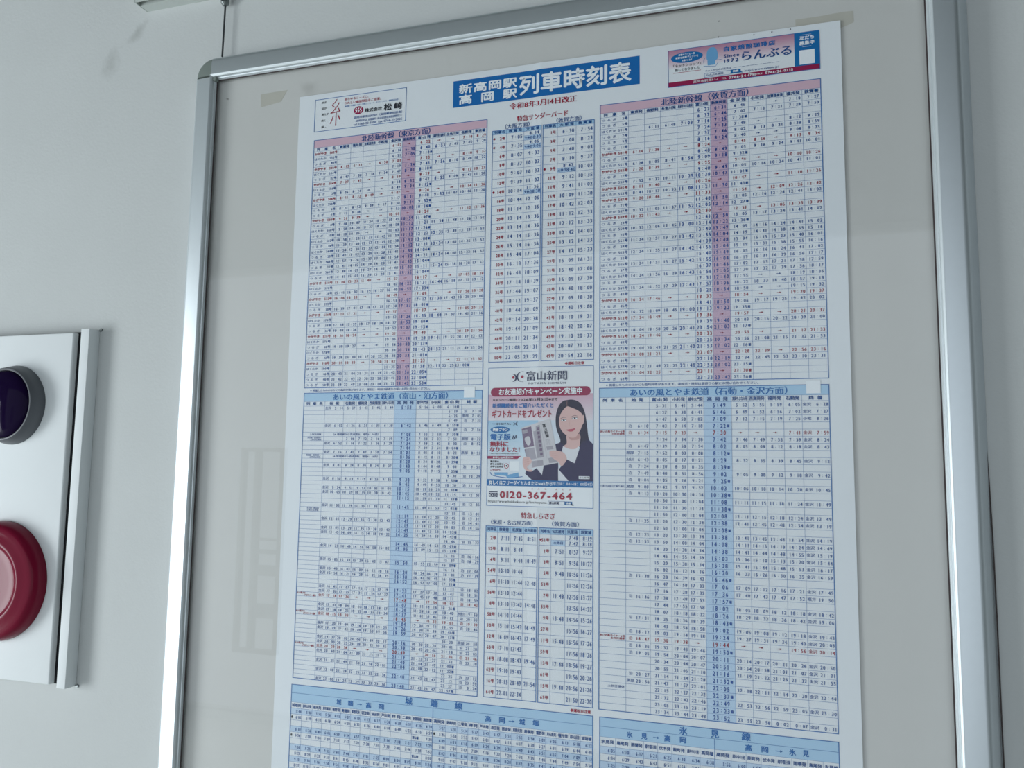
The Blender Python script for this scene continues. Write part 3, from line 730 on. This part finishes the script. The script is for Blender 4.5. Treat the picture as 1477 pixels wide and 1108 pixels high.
J1 = rows("544 548 552 556 603 607 610 613 617 626 630 632 636 639/! 605 609 613 618 624 628 632 636 640 644 649 652 655 659/- - - - - - - - - - - - 富 730/630 636 640 645 650 654 657 703 707 714 718 721 725 729/! 656 700 704 709 713 717 720 728 733 738 742 746 750 753/- - - - - - - - - - - - 富 830/720 723 728 733 740 744 747 751 755 800 804 809 813 816/825 829 833 837 841 845 848 852 856 901 905 910 913 916/935 938 946 950 954 958 1002 1006 1010 1015 1019 1022 1026 1029/1057 1101 1105 1110 1113 1117 1121 1125 1128 1133 1137 1141 1145 1148/1142 1145 1149 1154 1158 1202 1205 1209 1213 1218 1222 1225 1229 1232/1244 1248 1252 1257 1301 1305 1308")
J2 = rows("527 531 534 537 542 547 551 555 558 602 606 613 618 622/! 546 550 553 557 601 607 613 617 620 627 631 639 644 648/609 613 616 619 624 629 636 640 643 651 655 704 709 713/700 704 707 709 716 722 728 732 735 740 744 749 754 758/802 806 810 813 818 824 828 832 835 841 845 850 855 859/903 907 910 912 917 922 926 930 933 938 942 947 952 956/1013 1017 1022 1025 1030 1035 1039 1043 1046/1050 1054 1057 1100")
branch(-0.6, 406.0, 202.6, 750.7, 761.4, 773.2, 780.8, 7.55, 20, [('城', 164.5, 174.5, 756.3, 8.4), ('端', 199.0, 209.0, 755.8, 8.4), ('線', 231.6, 242.0, 755.8, 8.2),
        ('城', 66.8, 74.0, 767.0, 6.6), ('端', 83.5, 91.0, 767.0, 6.6), ('高', 109.5, 117.0, 767.0, 6.6), ('岡', 127.5, 135.0, 767.0, 6.6),
        ('高', 272.1, 279.5, 767.2, 6.6), ('岡', 290.0, 297.5, 767.0, 6.6), ('城', 315.5, 323.0, 766.6, 6.6), ('端', 332.5, 340.2, 766.0, 6.6)],
       CL6, CR6, ['城端発', '越中山田発', '福光発', '東石黒発', '福野発', '高儀発', '東野尻発', '砺波発', '油田発', '戸出発', '林発', '二塚発', '新高岡発', '高岡着'],
       ['高岡発', '新高岡発', '二塚発', '林発', '戸出発', '油田発', '砺波発', '東野尻発', '高儀発', '福野発', '東石黒発', '福光発', '越中山田発', '城端着'], J1, J2,
       [(100.5, 767, 7, 5), (306, 767, 7.5, 5), 0, 0, (0, 3, 6, 8, 10, 12, 14, 16, 18)], 2.2, 3.9)
CL7 = [414.4, 433.2, 449.8, 465.8, 482.0, 498.0, 513.8, 529.5, 545.6]
CR7 = [545.6, 563.4, 579.5, 595.5, 611.3, 627.6, 643.9, 659.7, 676]
branch(414.4, 676, 545.6, 750.7, 761.2, 772.7, 783.2, 8.35, 18, [('氷', 506.6, 515.5, 756.5, 8.4), ('見', 541.3, 550.5, 756.0, 8.4), ('線', 575.0, 584.9, 755.5, 8.2),
        ('氷', 446.3, 453.0, 767.2, 6.6), ('見', 463.0, 470.0, 767.0, 6.6), ('高', 489.5, 496.5, 766.8, 6.6), ('岡', 507.0, 513.9, 766.4, 6.6),
        ('高', 578.7, 585.8, 767.0, 6.6), ('岡', 596.0, 603.2, 766.8, 6.6), ('氷', 625.0, 632.2, 766.6, 6.6), ('見', 638.8, 645.7, 766.2, 6.6)],
       CL7, CR7, ['氷見発', '島尾発', '雨晴発', '越中国分発', '伏木発', '能町発', '越中中川発', '高岡着'], ['高岡発', '越中中川発', '能町発', '伏木発', '越中国分発', '雨晴発', '島尾発', '氷見着'],
       rows("605 610 617 621 625 630 634 638/634 639 643 647 651 656 701 705/725 730 735 739 743 747 752 756"), rows("556 600 604 609 613 618 623 627/648 652 656 701 705 710 715 719"),
       [(480.5, 767, 7, 5), (614.5, 767, 7.5, 5), 0, 0, (0, 2, 4, 6, 8, 10, 12, 14, 16)], 2.35, 4.1)

# ---- advertisements
def mixhex(a, b, t):
    a, b = a.lstrip('#'), b.lstrip('#')
    return '#' + ''.join('%02x' % round(int(a[i:i + 2], 16) * (1 - t) + int(b[i:i + 2], 16) * t) for i in (0, 2, 4))
def fade(P, x0, x1, y0, y1, c0, c1, n, layer):
    for i in range(n): P.rect(x0, y0 + (y1 - y0) * i / n, x1, y0 + (y1 - y0) * (i + 1) / n, mixhex(c0, c1, (i + .5) / n), layer)
def letters(P, items):
    for t, a, b, yc, h, col, bold in items: P.text(t, a, b, yc, h, col, bold, 5)

# thread company
P = Print(); P.frame(-0.8, -60.3, 141.9, -12.8, .8, 'line')
P.ellipse(69.0, -36.8, 7.4, 5.8, 'magenta', 2)
for k in (-3.6, 0, 3.6):
    P.stroke([(68.9 + k + 1.0, -40.3), (68.9 + k - .9, -37.6), (68.9 + k + 1.1, -36.4), (68.9 + k - .6, -33.2)], 1.3, 'white', 3, 4)
letters(P, [('紡ぎ', 9.8, 17.5, -54.9, 3.3, 'black', 0), ('結び', 10.0, 17.9, -46.0, 3.3, 'black', 0), ('絶えず', 10.4, 21.6, -37.0, 3.3, 'black', 0), ('続く', 10.3, 16.8, -28.0, 3.3, 'black', 0), ('縁。', 10.7, 18.2, -18.6, 3.3, 'black', 0),
    ('あらゆるニーズに、', 46.7, 84.0, -55.3, 3.7, 'red', 0), ('うれしい繊維製品をご提案。', 46.7, 103.5, -49.6, 3.9, 'red', 0),
    ('事務服・作業服・白衣・介護ユニフォーム・ギフト・タオル・繊維製品全般', 47.1, 130.1, -44.9, 2.2, 'line', 0),
    ('株式会社', 78.9, 105.7, -35.0, 5.2, 'black', 1), ('松崎', 108.3, 136.1, -35.6, 9.2, 'black', 1),
    ('高岡市駅南出町47（高岡郵便局前角）', 62.0, 136.4, -26.4, 3.5, 'ink', 0), ('～高岡出町店 北陸銀行 前の産業会館西側隣区～', 62.5, 136.5, -21.2, 3.3, 'ink', 0),
    ('tel 0766-22-5500  fax 0766-23-2025', 62.0, 136.7, -16.4, 3.4, 'ink', 0)])
# the thread character in thin brush strokes
for st, w in (([(34.2, -57.5), (31.5, -53.5), (27.2, -49.3), (30.0, -46.6), (32.2, -45.4)], 1.0), ([(38.0, -52.2), (34.5, -46.5), (27.2, -39.0), (25.0, -37.6), (32, -38.4), (39.0, -39.8)], 1.0),
              ([(36.6, -44.0), (38.4, -41.2), (39.6, -38.2)], 1.2), ([(33.6, -38.6), (33.5, -28), (33.3, -18.2)], 1.2), ([(29.0, -33.0), (27.2, -27.5), (24.4, -22.3)], 1.1), ([(36.6, -33.5), (38.4, -30), (40.0, -26.6)], 1.4)):
    P.stroke(st, w, 'red', 4, 5)
P.build('advertisement', poster)['label'] = 'thread company advertisement with one large thin red character'

# coffee shop
P = Print()
fade(P, 499.3, 648.0, -60.0, -36.0, '#b9809a', '#e9e4e9', 12, 1)
P.rect(499.3, -18.6, 676.0, -12.4, 'magenta', 2); P.rect(648.0, -60.0, 676.0, -18.6, 'bluebox', 2)
P.frame(499.3, -60.0, 676.0, -12.4, .7, 'line'); P.rect(653.4, -37.8, 670.4, -20.1, 'white', 3)
P.ellipse(522.2, -48.9, 19.4, 7.0, 'bluebox', 2); P.hline(505.4, 539.1, -30.0, .5, 'red')
P.poly([(552.5, -57.4), (549.0, -56.3), (546.7, -52.5), (545.9, -46.5), (546.8, -41.4), (552.4, -40.6), (558.2, -40.9), (559.4, -46.5), (558.4, -52.5), (556.0, -56.3)], 'lightblue', 2, 5)
P.poly([(546.9, -40.8), (556.6, -40.8), (556.0, -34.6), (547.2, -34.6)], 'lightblue', 2.4)
P.stroke([(542.4, -34.1), (556.6, -32.4), (560.0, -37.4)], .5, 'line'); P.stroke([(542.5, -38.1), (542.7, -43), (544.5, -45)], .5, 'line'); P.hline(558.3, 563.7, -40.1, .5, 'line')
for k in range(11): P.hline(577.8 + k * 4.9, 577.8 + k * 4.9 + 3.9, -27.5, .4, 'blue2')
P.frame(543.3, -24.6, 574.4, -19.6, .4, 'line'); P.rect(574.8, -25.1, 586.0, -20.0, 'bluebox', 2)
P.poly([(585.2, -22.6), (589.0, -19.6), (585.6, -20.0)], 'bluebox', 4)
letters(P, [('自慢のコーヒー豆', 512.2, 532.1, -52.7, 2.5, 'white', 1), ('新鮮な焙煎ブレンドを', 508.5, 536.1, -49.0, 2.6, 'white', 1), ('お届けします', 516.2, 528.6, -45.0, 2.5, 'white', 1),
    ('「ネットショップ」', 505.6, 539.0, -38.9, 3.7, 'black', 0), ('新しくなりました', 507.7, 537.3, -33.4, 3.6, 'black', 0),
    ('自家焙煎珈琲店', 566.5, 626.4, -52.1, 6.0, 'blue', 1), ('Since', 566.4, 584.6, -43.5, 4.2, 'blue2', 1), ('1972', 566.7, 583.7, -37.1, 4.5, 'blue2', 1),
    ('らんぶる', 587.5, 644.9, -40.1, 12.4, 'blue2', 2), ('ネットからのご注文は', 544.1, 574.7, -27.5, 2.6, 'blue2', 0), ('らんぶる高岡', 545.7, 565.5, -22.1, 2.9, 'blue2', 0),
    ('検索', 576.8, 583.4, -22.7, 2.6, 'white', 1), ('http://www.ramble.jp/', 590.6, 630.2, -21.6, 2.9, 'blue2', 0), ('高岡市駅南1-1-1', 529.7, 559.0, -15.4, 3.2, 'white', 0),
    ('TEL', 563.4, 569.2, -15.4, 2.3, 'white', 0), ('0766-24-1751', 572.0, 603.0, -15.4, 3.1, 'white', 1), ('FAX', 604.6, 611.0, -15.4, 2.1, 'white', 0), ('0766-26-0735', 614.3, 645.8, -15.5, 3.1, 'white', 1),
    ('友だち', 653.6, 670.3, -53.0, 4.8, 'white', 1), ('募集中', 653.4, 670.3, -46.4, 5.0, 'white', 1)])
P.hline(657, 667, -56.8, .3, 'white'); P.hline(657, 667, -42.0, .3, 'white')
P.build('advertisement', poster)['label'] = 'coffee shop advertisement fading from pink to white'

# newspaper
P = Print()
fade(P, 269.4, 405.5, 368.0, 401.0, '#d3aebf', '#e6dfe6', 10, 1)
fade(P, 269.4, 405.5, 401.0, 475.0, '#d5dfec', '#e3e9f0', 4, 1)
fade(P, 269.4, 336.0, 401.0, 446.0, '#a9cde6', '#d8e6f1', 10, 1.4)
P.frame(269.2, 333.7, 405.7, 508.1, .6, 'line'); P.roundrect(272.5, 359.2, 402.3, 370.5, 5.6, 'magenta', 2)
P.rect(269.2, 475.0, 405.6, 483.3, 'bluebox', 2); P.rect(269.5, 483.4, 405.4, 507.8, 'white', .6)
def moon(cx, cy, r, k, flip, col):
    t = np.radians(np.arange(-100, 101, 8)); a = [(cx + flip * r * math.cos(q), cy + r * math.sin(q)) for q in t]
    t2 = np.radians(np.arange(100, -101, -8)); b = [(cx - flip * k + flip * r * .86 * math.cos(q), cy + r * .94 * math.sin(q)) for q in t2]
    P.poly(a + b, col, 4)
moon(302.2, 346.9, 4.9, 1.3, 1, 'navy'); moon(315.2, 345.6, 6.8, -2.4, -1, 'navy')
P.ellipse(302.4, 346.5, 1.6, 1.7, 'red', 4); P.ellipse(314.2, 345.8, 1.8, 1.8, 'red', 4)
P.poly([(306.6, 373.4), (308.4, 374.9), (306.6, 376.4)], 'red', 4); P.ellipse(350.8, 374.9, 1.4, 1.4, 'black', 4)
P.hline(274.5, 279.5, 405.2, .8, 'navy'); P.stroke([(303.5, 403.5), (306.0, 405.2), (303.5, 407.0)], .8, 'navy', 4); P.stroke([(308.5, 402.6), (306.2, 405.2), (308.5, 407.8)], 1.0, 'navy', 4)
P.ellipse(285.7, 412.7, 13.0, 4.2, 'bluebox', 2); P.poly([(269.5, 446.0), (314.0, 445.7), (309.2, 449.5), (269.5, 449.5)], 'magenta', 2)
P.ellipse(294.8, 458.3, 3.1, 3.1, 'red', 2); P.ellipse(294.8, 458.3, 2.3, 2.3, 'white', 2.4); P.ellipse(294.8, 458.3, 1.1, 1.1, 'black', 3)
P.rect(299.4, 452.3, 311.4, 463.9, 'white', 2); P.rect(383.9, 486.9, 402.5, 504.7, 'white', 2)
P.poly([(278.5, 466.6), (297.0, 466.4), (297.0, 469.4), (310.6, 466.2), (311.7, 472.6), (297.0, 473.4), (294, 470.6), (279.5, 469.6)], 'lightblue', 2)
P.stroke([(273.4, 466.5), (276.0, 470.0), (285.0, 472.0), (300.0, 473.3), (316.3, 471.3)], .9, 'line', 3, 5)
P.rect(272.0, 490.4, 283.6, 491.4, 'navy', 3); P.rect(272.0, 492.2, 283.6, 497.3, 'navy', 3)
for q in (275.2, 280.4):
    P.ellipse(q, 494.8, 2.0, 1.9, 'white', 3.5); P.ellipse(q, 494.8, 1.1, 1.0, 'navy', 4)
P.frame(349.7, 500.8, 370.4, 505.0, .35, 'ink'); P.rect(370.4, 500.8, 379.9, 504.9, 'bluebox', 2); P.poly([(379.0, 503.0), (382.0, 505.6), (379.2, 505.4)], 'black', 4)
letters(P, [('富山新聞', 319.8, 372.4, 345.1, 11.6, 'navy', 0), ('TOYAMA SHIMBUN', 321.8, 370.8, 354.4, 2.6, 'navy', 0), ('お友達紹介キャンペーン実施中', 283.5, 391.9, 364.8, 7.9, 'white', 1),
    ('キャンペーン期間', 275.4, 305.8, 374.9, 3.3, 'black', 1), ('2026年12月31日', 309.0, 348.8, 374.9, 3.9, 'black', 1), ('まで', 353.1, 360.4, 374.9, 3.4, 'black', 1),
    ('新規購読者をご紹介いただくと', 275.0, 355.3, 382.5, 5.5, 'blue', 1), ('ギフトカードをプレゼント', 274.7, 353.2, 393.1, 9.4, 'red', 1), ('DIGITAL', 281.2, 300.1, 405.2, 2.3, 'navy', 1),
    ('読者プラン', 276.0, 296.1, 412.7, 4.0, 'white', 1), ('電子版', 272.9, 299.8, 422.1, 7.6, 'blue', 1), ('が', 301.3, 308.2, 422.8, 5.4, 'navy', 1), ('無料に', 272.6, 297.3, 430.8, 6.9, 'red', 1),
    ('なりました！', 272.3, 312.0, 437.8, 5.9, 'red', 1), ('※記事データ容量により電子版の利用が制限される場合があります', 272.6, 310.9, 443.0, 1.3, 'black', 0), ('お申し込み受付中！', 276.6, 305.1, 447.8, 2.6, 'white', 1),
    ('電子版の', 273.4, 284.9, 452.9, 2.4, 'black', 1), ('詳しい内容と', 273.5, 290.8, 456.1, 2.6, 'black', 1), ('お申し込みは', 273.5, 290.8, 459.4, 2.6, 'black', 1), ('こちらから', 273.6, 286.8, 463.2, 2.4, 'red', 1),
    ('詳しくはフリーダイヤルまたはwebから', 272.0, 354.8, 479.4, 4.9, 'white', 1), ('（平日10：00～18：00受付）', 354.0, 405.0, 479.4, 3.8, 'white', 0), ('0120-367-464', 286.5, 379.8, 493.9, 8.6, 'red', 1),
    ('み', 328.0, 330.5, 486.2, 2.1, 'red', 0), ('ん', 336.3, 338.7, 486.2, 2.1, 'red', 0), ('な', 344.9, 347.4, 486.2, 2.1, 'red', 0), ('よ', 358.8, 360.9, 486.2, 2.1, 'red', 0), ('む', 367.1, 369.5, 486.2, 2.0, 'red', 0), ('よ', 375.9, 378.3, 486.2, 2.0, 'red', 0),
    ('https://www.hokkoku.co.jp/list/toyama', 271.2, 347.7, 502.6, 3.0, 'black', 0), ('富山新聞', 351.0, 363.3, 503.0, 2.8, 'navy', 1), ('検索', 372.1, 378.4, 502.9, 2.6, 'white', 1)])
news_ad = P.build('advertisement', poster)
news_ad['label'] = 'newspaper advertisement with a suited woman holding a paper'

# printed portrait inside the newspaper advertisement (drawn on its own little grid)
def A(pts): return [(0.10856 * x + 0.00091 * y + 307.006, -0.00016 * x + 0.10497 * y + 369.622) for x, y in pts]
P = Print()
def shape(pts, col, layer, sm=5): P.poly(A(pts), col, layer, sm)
def lines(pts, w, col, layer, sm=5): P.stroke(A(pts), w, col, layer, sm)
shape([(605, 62), (570, 68), (530, 98), (498, 150), (478, 215), (470, 290), (474, 370), (488, 430), (508, 480), (524, 530), (520, 560), (490, 578), (478, 600), (520, 640), (580, 620), (640, 600), (700, 600), (760, 620), (860, 605), (885, 575), (858, 530), (846, 470), (838, 390), (828, 310), (815, 230), (795, 165), (762, 105), (712, 70), (655, 57)], 'hair', 1.7)
shape([(467, 580), (530, 566), (575, 600), (560, 680), (480, 660)], 'suit', 1.9, 0)
shape([(605, 470), (600, 570), (560, 612), (640, 655), (700, 650), (745, 605), (752, 560), (748, 470)], 'skin', 2.1, 4)
shape([(612, 478), (650, 505), (700, 500), (745, 455), (742, 520), (690, 535), (640, 530)], 'skinshade', 2.25, 4)
shape([(556, 606), (600, 628), (650, 642), (700, 638), (745, 600), (725, 700), (692, 808), (600, 765), (560, 700), (545, 660)], 'blouse', 2.3, 0)
shape([(905, 585), (905, 1012), (505, 1012), (505, 880), (600, 760), (690, 806), (742, 650), (775, 560), (850, 525)], 'suit', 2.5, 0)
shape([(510, 885), (620, 1012), (500, 1012), (498, 870)], 'blouse', 2.6, 0)
shape([(118, 888), (190, 905), (245, 866), (310, 945), (330, 832), (500, 800), (504, 1012), (190, 1006), (108, 935)], 'suit', 2.5, 0)
shape([(245, 862), (332, 828), (310, 947)], 'blouse', 2.6, 0)
shape([(605, 138), (560, 178), (524, 240), (510, 310), (518, 375), (545, 430), (585, 470), (640, 500), (690, 494), (735, 455), (765, 400), (783, 340), (790, 285), (775, 225), (720, 180), (650, 150)], 'skin', 2.4)
shape([(783, 255), (800, 245), (802, 290), (795, 335), (780, 350)], 'skin', 2.35)
lines([(528, 284), (555, 268), (592, 266)], .45, 'brow', 3); lines([(650, 264), (690, 246), (724, 252)], .45, 'brow', 3)
for ex, ey, w in ((564, 302, 30), (692, 280, 33)):
    shape([(ex - w, ey + 4), (ex - w * .4, ey - 9), (ex + w * .4, ey - 10), (ex + w, ey - 2), (ex + w * .4, ey + 9), (ex - w * .5, ey + 10)], 'white', 2.8)
    P.ellipse(*A([(ex + 2, ey)])[0], 1.15, 1.05, 'brow', 3)
    P.ellipse(*A([(ex + 2, ey)])[0], .6, .6, 'black', 3.3)
    lines([(ex - w, ey + 2), (ex - w * .4, ey - 10), (ex + w * .4, ey - 11), (ex + w + 3, ey - 4)], .5, 'black', 3.4)
lines([(626, 300), (634, 345), (628, 362), (640, 372)], .3, 'skinshade', 3); lines([(648, 370), (662, 362)], .35, 'skinshade', 3)
shape([(594, 414), (625, 408), (648, 404), (668, 402), (700, 394), (682, 424), (645, 436), (614, 428)], 'lip', 3)
lines([(594, 413), (640, 418), (700, 394)], .3, '#8d3348', 3.3)
lines([(604, 70), (604, 140)], .3, 'skinshade', 3)
# the folded newspaper she holds
shape([(58, 388), (395, 283), (410, 290), (505, 800), (320, 838), (145, 878)], 'news', 3.0, 0)
shape([(64, 402), (180, 370), (216, 606), (92, 628)], 'newsdark', 3.2, 0)
shape([(100, 520), (150, 490), (175, 560), (140, 600)], 'news', 3.35, 5); shape([(70, 420), (130, 405), (138, 445), (80, 462)], 'newsmid', 3.35, 0)
shape([(204, 432), (236, 425), (234, 368), (282, 352), (334, 735), (256, 748)], 'newsmid', 3.2, 0)
for k, (cx, cy) in enumerate(((262, 400), (268, 450), (275, 500), (282, 550), (289, 600), (296, 650), (303, 700))): P.rect(*A([(cx - 14, cy - 18)])[0], *A([(cx + 16, cy + 16)])[0], 'newsdark', 3.4)
shape([(108, 642), (216, 624), (246, 756), (130, 774)], 'newsmid', 3.2, 0); shape([(100, 645), (108, 643), (124, 725), (117, 727)], 'newsdark', 3.4, 0)
shape([(182, 786), (322, 768), (328, 832), (198, 860)], 'newsmid', 3.2, 0); shape([(360, 612), (436, 598), (446, 640), (370, 652)], 'newsmid', 3.2, 0); shape([(384, 748), (480, 730), (490, 790), (396, 806)], 'newsmid', 3.2, 0)
for c, (cx, cy) in zip('富山新聞', ((318, 382), (330, 424), (342, 466), (354, 506))):
    q = A([(cx, cy)])[0]; P.glyph(c, 1, q[0], q[1], 4.6, 4.6, 'black', 3.6, -0.22)
for k in range(5): lines([(352 + 12 * k, 520 + 2 * k), (362 + 12 * k, 590)], .35, 'newsmid', 3.4, 0)
lines([(292, 335), (372, 760)], .25, 'newsmid', 3.5, 0)
# hands round the paper
shape([(84, 750), (120, 734), (160, 742), (186, 778), (180, 806), (150, 835), (132, 858), (150, 884), (196, 886), (186, 908), (130, 902), (96, 872), (78, 815)], 'skin', 3.8)
for a, b in (((100, 772), (160, 756)), ((98, 800), (168, 782)), ((100, 828), (160, 808))): lines([a, b], .3, 'skinshade', 4.1, 0)
shape([(404, 664), (450, 656), (520, 664), (572, 690), (600, 755), (560, 825), (530, 838), (505, 795), (452, 758), (406, 722), (398, 690)], 'skin', 3.8)
for a, b in (((408, 686), (490, 690)), ((412, 708), (500, 722)), ((440, 742), (512, 752))): lines([a, b], .3, 'skinshade', 4.1, 0)
P.rect(387.9, 469.6, 401.4, 473.0, 'white', 3.2); P.text('富山新聞', 388.7, 400.7, 471.3, 2.1, 'black', 0, 4)
P.build('portrait', news_ad)

# ------------------------------------------------------------------ tape left on the board, pins
def flat(name, pts, m, d0, d1):
    bm = bmesh.new()
    a = [bm.verts.new((x, -d0, Z0 + u)) for x, u in pts]; b = [bm.verts.new((x, -d1, Z0 + u)) for x, u in pts]
    bm.faces.new(a); bm.faces.new(b[::-1]); n = len(pts)
    for i in range(n): bm.faces.new((a[i], a[(i + 1) % n], b[(i + 1) % n], b[i]))
    return obj(name, bm, m)
tag(flat('adhesive_tape', [(-.0948, .0826), (-.0494, .0833), (-.0598, .0669), (-.0937, .0624)], TAPE, -.0012, -.0010),
    'yellowed strip of old tape on bare board, left of the poster\'s upper corner', 'tape')
tag(flat('adhesive_tape', [(.6765, .0786), (.7024, .0799), (.7141, .0793), (.7147, .0653), (.7087, .063), (.7002, .0601), (.6500, .0601), (.6500, .0786)], TAPE, -.0012, -.0010),
    'yellowed old tape peeking out behind the poster corner above the coffee advertisement', 'tape')
for x, u, on in ((.5605, .0706, 0), (.6021, .0657, 1), (.6229, .0661, 1), (.644, .0662, 1), (.5612, .091, 0)):
    bm = bmesh.new(); d = .0014 if on else -.0011
    lathe(bm, x, Z0 + u, [(0, d + .0003), (.0007, d + .0002), (.0008, d), (0, d)], 10)
    if on: obj('pin_mark', bm, GAPDARK, poster)
    else: child(obj('pin_mark', bm, GAPDARK, None), board)

# ------------------------------------------------------------------ fire alarm box
AX = -0.503
alarm = empty('fire_alarm_box', (AX, WD, Z0 - 0.789))
tag(alarm, 'white steel fire alarm box on the wall with dark lamp above a red round cover', 'alarm box')
hw = 0.132
bm = bmesh.new()
box(bm, AX - hw, AX - hw + .016, -.0100, WD, Z0 - .789, Z0 - .258, bevel=.0008)
box(bm, AX + hw - .016, AX + hw, -.0100, WD, Z0 - .789, Z0 - .258, bevel=.0008)
child(obj('side_strip', bm, BOX, None, smooth=40), alarm)
child(boxobj('housing', GAPDARK, None, AX - hw + .016, AX + hw - .016, -.0030, WD, Z0 - .785, Z0 - .262), alarm)
child(boxobj('front_panel', BOX, None, AX - .106, AX + .106, -.0140, -.0032, Z0 - .7845, Z0 - .2640, bevel=.0022), alarm)
lampring = child(obj('lamp_bezel', lathe(bmesh.new(), AX, Z0 - .374, [(0, .0135), (.0612, .0135), (.0612, .0165), (.0560, .0345), (.0550, .0356), (.0535, .0358), (.0522, .0350), (.0520, .0320), (0, .0320)]), RING, None, smooth=35), alarm)
o = obj('lamp_lens', lathe(bmesh.new(), AX, Z0 - .374, [(.0518, .0322)] + [(.0518 * math.cos(a), .0335 + .012 * math.sin(a)) for a in np.linspace(0, math.pi / 2, 12)[:-1]] + [(0, .0455)]), LENS, None, smooth=60)
o['label'] = 'dark purple dome lens'
o.parent = lampring; o.matrix_parent_inverse = lampring.matrix_world.inverted()
cov = child(obj('push_cover', lathe(bmesh.new(), AX, Z0 - .640, [(0, .0135), (.0893, .0135), (.0895, .020), (.0880, .0270), (.0855, .0325), (.0830, .0352), (.0800, .0366), (.0740, .0374), (.0680, .0385), (.0630, .0400), (.0600, .0405), (.0575, .0400), (.0555, .0385), (.0520, .0375), (.0400, .0370), (0, .0368)]), RED, None, smooth=50), alarm)
cov['label'] = 'glossy dark red round cover'
bm = bmesh.new(); cx, cz = AX + .012, Z0 - .620
for a in ((cx - .009, cx - .0078, cz - .010, cz + .010), (cx + .0078, cx + .009, cz - .010, cz + .010), (cx - .009, cx + .009, cz - .0112, cz - .0098), (cx + .002, cx + .008, cz - .016, cz - .0145)):
    box(bm, a[0], a[1], -.0374, -.0366, a[2], a[3])
o = obj('embossed_mark', bm, GAPDARK); o.parent = cov; o.matrix_parent_inverse = cov.matrix_world.inverted()
for zz in (-.789, -.2575):
    child(obj('fixing_screw', lathe(bmesh.new(), AX + hw + .0025, Z0 + zz, [(0, -.0085), (.0025, -.0085), (.0025, -WD), (0, -WD)], 12), STEEL, None), alarm)

# ------------------------------------------------------------------ hanging rail, wire, thin dark line
rx0, rx1, rz = -0.319, 1.30, Z0 + 0.2535
bm = bmesh.new()
prof = [(-.0180, .034), (-.0180, .0), (-.0160, .0), (-.0160, .014), (-.0060, .014), (-.0060, .0), (WD, .0), (WD, .034)]
a = [bm.verts.new((rx0, y, rz + z)) for y, z in prof]; b = [bm.verts.new((rx1, y, rz + z)) for y, z in prof]
for i in range(len(prof)): bm.faces.new((a[i], a[(i + 1) % 8], b[(i + 1) % 8], b[i]))
bm.faces.new(a); bm.faces.new(b[::-1])
rail = obj('picture_rail', bm, RAIL)
tag(rail, 'grey metal picture rail fixed to the wall above the display board', 'rail')
boxobj('end_plate', RAIL, rail, rx0 - .0012, rx0, -.0184, WD, rz - .0003, rz + .034)
hang = empty('hanging_wire', (-.1660, -.002, Z0 + .155))
tag(hang, 'thin steel hanging wire with a hook above the board\'s rounded upper corner', 'wire')
bm = bmesh.new(); tube(bm, [(-.1660, .002, Z0 + .2340), (-.1668, .002, Z0 + .152)], .0014, 8)
child(obj('wire', bm, WIRE, None, smooth=60), hang)
bm = bmesh.new()
def vcyl(bm, x, y, z0, z1, r0, r1, seg=20):
    lo = [bm.verts.new((x + r0 * math.cos(2 * math.pi * k / seg), y + r0 * math.sin(2 * math.pi * k / seg), z0)) for k in range(seg)]
    hi = [bm.verts.new((x + r1 * math.cos(2 * math.pi * k / seg), y + r1 * math.sin(2 * math.pi * k / seg), z1)) for k in range(seg)]
    for k in range(seg): bm.faces.new((lo[k], lo[(k + 1) % seg], hi[(k + 1) % seg], hi[k]))
    bm.faces.new(lo[::-1]); bm.faces.new(hi)
vcyl(bm, -.1660, .001, Z0 + .2330, Z0 + .2365, .0030, .0062); vcyl(bm, -.1660, .001, Z0 + .2365, Z0 + .2534, .0062, .0066)
child(obj('hook_body', bm, STEEL, None, smooth=40), hang)
bm = bmesh.new(); lathe(bm, -.1664, Z0 + .2400, [(0, .0072), (.0022, .0072), (.0028, .0062), (.0028, .002), (0, .002)], 16)
child(obj('set_screw', bm, WIRE, None), hang)
bm = bmesh.new(); tube(bm, [(.8326, .0088, Z0 - .420), (.8340, .0088, Z0 - .4700), (.8350, .0088, Z0 - .5306), (.8354, .0088, Z0 - .6167), (.8352, .0088, Z0 - .6871), (.8352, .0088, Z0 - .7619), (.8350, .0088, Z0 - .98)], .0007, 8)
tag(obj('thin_streak', bm, STREAK, None, smooth=60), 'thin dark line on the wall along the silver board edge away from the alarm box', 'streak')  # drawn as a slim dark brown tube on the wall beside the frame
